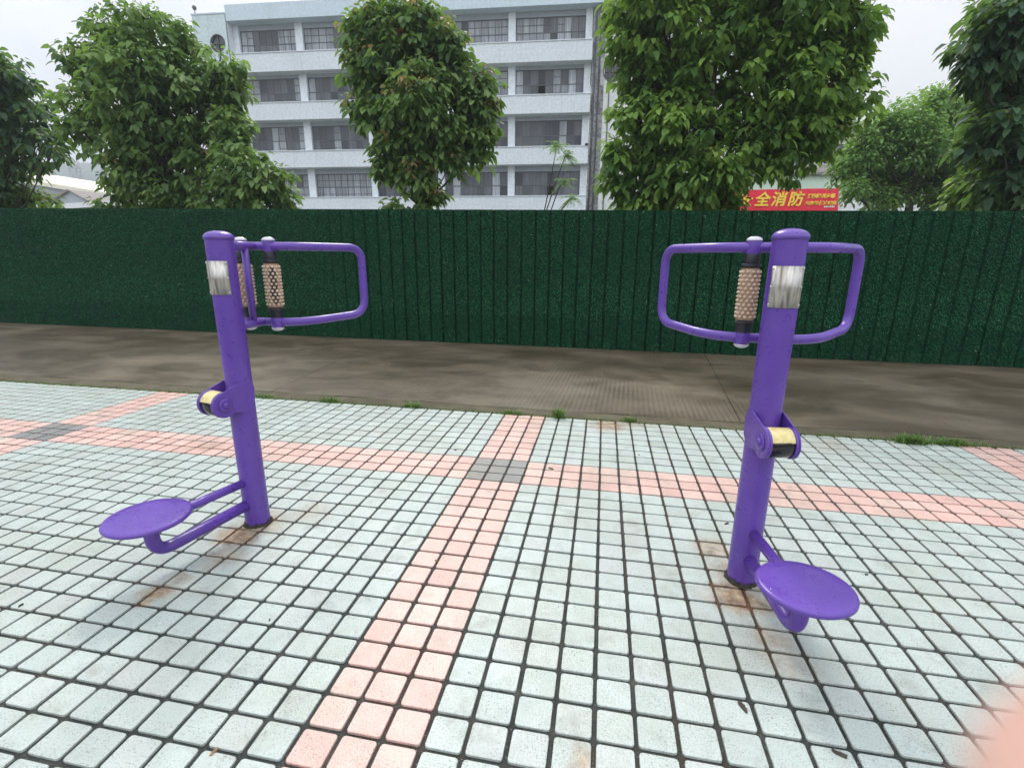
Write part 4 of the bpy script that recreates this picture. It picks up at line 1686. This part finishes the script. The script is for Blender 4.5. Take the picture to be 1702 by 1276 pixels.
for i, (px, py, s, lb, mt) in enumerate([
        (1235, 1175, .021, 'dark dead leaf on a pale tile below the right machine', 'debris'),
        (757, 748, .010, 'dark dead leaf above the pink row, left of the dark tiles', 'debris'),
        (916, 779, .02, 'dark dead leaf on the pink row just right of the dark tiles', 'debris'),
        (948, 724, .016, 'flat dark dead leaf near the kerb right of the pink strip', 'debris'),
        (1062, 756, .010, 'small dark dead leaf on pale tiles between dark tiles and right machine', 'debris'),
        (1208, 870, .016, 'curled dead leaf beside the right pole', 'debris'),
        (35, 1006, .010, 'small dark dead leaf near the left edge of the plaza', 'debris'),
        (448, 1030, .006, 'tiny dark dead leaf between left seat and pink strip', 'debris'),
        (355, 1250, .013, 'light brown dead leaf on a grout line at the bottom', 'debris_tan'),
        (262, 719, .012, 'dark dead leaf on the pink row left of the left pole', 'debris'),
        (1440, 955, .009, 'dark dead leaf right of the nearer seat', 'debris'),
        (1395, 1252, .020, 'crumpled dark dead leaf on a pale tile at the bottom right', 'debris'),
        (725, 932, .008, 'pale brown dead leaf on the pink strip', 'debris_tan')]):
    litter(px, py, s, lb, mt, seed=i)


# ------------------------------------------------------------------ photographer's hand
def build_hand():
    def W(x, y, z):
        return CAM + C_R * x + C_U * y + (-C_F) * z

    verts, edges, rad = [], [], []

    def add(p, r, prev=None):
        verts.append(W(*p)); rad.append(r)
        if prev is not None:
            edges.append((prev, len(verts) - 1))
        return len(verts) - 1
    wrist = add((.155, -.150, .075), .027)
    arm1 = add((.20, -.22, .12), .030, wrist)
    add((.27, -.33, .19), .036, arm1)
    palm = add((.122, -.105, .050), .026, wrist)
    # index finger reaching past the lens
    k = add((.090, -.070, .022), .0125, palm)
    a = add((.064, -.046, .000), .0095, k)
    b = add((.0390, -.0275, -.0120), .0094, a)
    add((.0186, -.0129, -.0165), .0095, b)
    # three curled fingers
    for (dy, dz, sc) in ((-.022, .010, 1.0), (-.042, .022, .95), (-.058, .036, .82)):
        k = add((.096, -.085 + dy * .8, .034 + dz), .0118 * sc, palm)
        a = add((.070, -.082 + dy, .020 + dz), .0092 * sc, k)
        b = add((.052, -.078 + dy, .034 + dz), .0084 * sc, a)
        add((.052, -.076 + dy, .052 + dz), .0074 * sc, b)
    # thumb from the side of the palm
    k = add((.108, -.070, .072), .0135, palm)
    a = add((.084, -.046, .074), .0105, k)
    add((.060, -.030, .066), .0090, a)
    me = bpy.data.meshes.new('hand')
    me.from_pydata([tuple(v) for v in verts], edges, [])
    ob = bpy.data.objects.new('hand', me)
    COL.objects.link(ob)
    sk = ob.modifiers.new('skin', 'SKIN')
    sl = me.skin_vertices[0].data
    for i, r in enumerate(rad):
        sl[i].radius = (r, r)
        sl[i].use_root = (i == 0)
    sub = ob.modifiers.new('sub', 'SUBSURF')
    sub.levels = 2
    sub.render_levels = 2
    bpy.context.view_layer.update()
    dg = bpy.context.evaluated_depsgraph_get()
    me2 = bpy.data.meshes.new_from_object(ob.evaluated_get(dg))
    bpy.data.objects.remove(ob)
    me2.materials.clear()
    me2.materials.append(M['skin'])
    me2.polygons.foreach_set('use_smooth', np.ones(len(me2.polygons), bool))
    o = link('hand', me2)
    tag(o, "photographer's hand with one blurred pink fingertip in the lower right corner", 'hand')


build_hand()

# ------------------------------------------------------------------ air, sky and sun
SUN_DIR = Vector((-.28, .80, .95)).normalized()
elev = math.asin(SUN_DIR.z)
azim = math.atan2(SUN_DIR.x, SUN_DIR.y)

w = bpy.data.worlds.new('World')
scene.world = w
w.use_nodes = True
nt = w.node_tree
nt.nodes.clear()
out = nt.nodes.new('ShaderNodeOutputWorld')
bg = nt.nodes.new('ShaderNodeBackground')
bg.inputs['Strength'].default_value = .1
sky = nt.nodes.new('ShaderNodeTexSky')
sky.sky_type = 'NISHITA'
sky.sun_disc = False
sky.sun_elevation = elev
sky.sun_rotation = azim
sky.dust_density = 3.0
tc = nt.nodes.new('ShaderNodeTexCoord')
mp = nt.nodes.new('ShaderNodeMapping')
mp.inputs['Scale'].default_value = (1, 1, 2.4)
nz = nt.nodes.new('ShaderNodeTexNoise')
nz.inputs['Scale'].default_value = 1.6
nz.inputs['Detail'].default_value = 6
nz.inputs['Roughness'].default_value = .52
nz.inputs['Distortion'].default_value = .4
rp = nt.nodes.new('ShaderNodeValToRGB')
rp.color_ramp.elements[0].position = .36
rp.color_ramp.elements[0].color = (.58, .66, .79, 1)
rp.color_ramp.elements[1].position = .62
rp.color_ramp.elements[1].color = (.97, .98, 1.0, 1)
sc_ = nt.nodes.new('ShaderNodeVectorMath')
sc_.operation = 'SCALE'
sc_.inputs['Scale'].default_value = 7.3
mx = nt.nodes.new('ShaderNodeMix')
mx.data_type = 'RGBA'
mx.inputs[0].default_value = .93
L = nt.links.new
L(tc.outputs['Generated'], mp.inputs[0])
L(mp.outputs[0], nz.inputs['Vector'])
L(nz.outputs['Fac'], rp.inputs[0])
sx_ = nt.nodes.new('ShaderNodeSeparateXYZ')
L(tc.outputs['Generated'], sx_.inputs[0])
mr_ = nt.nodes.new('ShaderNodeMapRange')
for i_, v_ in enumerate((0.0, 1.0, .62, 1.52)):
    mr_.inputs[i_ + 1].default_value = v_
L(sx_.outputs[2], mr_.inputs[0])
gr_ = nt.nodes.new('ShaderNodeVectorMath')
gr_.operation = 'SCALE'
L(rp.outputs[0], gr_.inputs[0])
mr2_ = nt.nodes.new('ShaderNodeMapRange')  # added fill: unseen sky behind the camera brightened to light the facade
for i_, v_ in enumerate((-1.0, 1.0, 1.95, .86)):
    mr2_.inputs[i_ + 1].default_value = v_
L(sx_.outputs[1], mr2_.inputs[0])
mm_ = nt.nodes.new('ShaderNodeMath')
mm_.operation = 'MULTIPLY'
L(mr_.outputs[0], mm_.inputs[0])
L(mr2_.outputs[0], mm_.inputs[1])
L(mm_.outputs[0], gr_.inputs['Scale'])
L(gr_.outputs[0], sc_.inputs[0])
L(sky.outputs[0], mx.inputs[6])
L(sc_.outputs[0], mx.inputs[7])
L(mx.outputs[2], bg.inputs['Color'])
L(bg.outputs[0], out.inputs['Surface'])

sd = bpy.data.lights.new('sun', 'SUN')
sd.energy = 1.5
sd.angle = R_(13)
sd.color = (1.0, .96, .90)
so = bpy.data.objects.new('sun', sd)
COL.objects.link(so)
so.rotation_euler = SUN_DIR.to_track_quat('Z', 'Y').to_euler()
so.location = (0, 0, 60)

HAZE = True
if HAZE:
    t = NT('haze_air')
    vol = t.n('ShaderNodeVolumePrincipled')
    vol.inputs['Color'].default_value = (.86, .91, .97, 1)
    vol.inputs['Density'].default_value = .0014
    vol.inputs['Anisotropy'].default_value = .3
    t.t.links.new(vol.outputs[0], t.out.inputs['Volume'])
    mb = MB().box((-1000, -380, -6), (960, 640, 110))
    o = mb.build('haze', t.mat)
    tag(o, kind='stuff')

scene.view_settings.view_transform = 'Standard'
scene.view_settings.look = 'None'
scene.view_settings.exposure = 0.74
scene.view_settings.gamma = 1.0
scene.cycles.use_denoising = True
scene.cycles.max_bounces = 7
scene.cycles.diffuse_bounces = 3
scene.cycles.glossy_bounces = 3
scene.cycles.transmission_bounces = 4
scene.cycles.volume_bounces = 0
scene.cycles.use_adaptive_sampling = True
scene.cycles.adaptive_threshold = .02
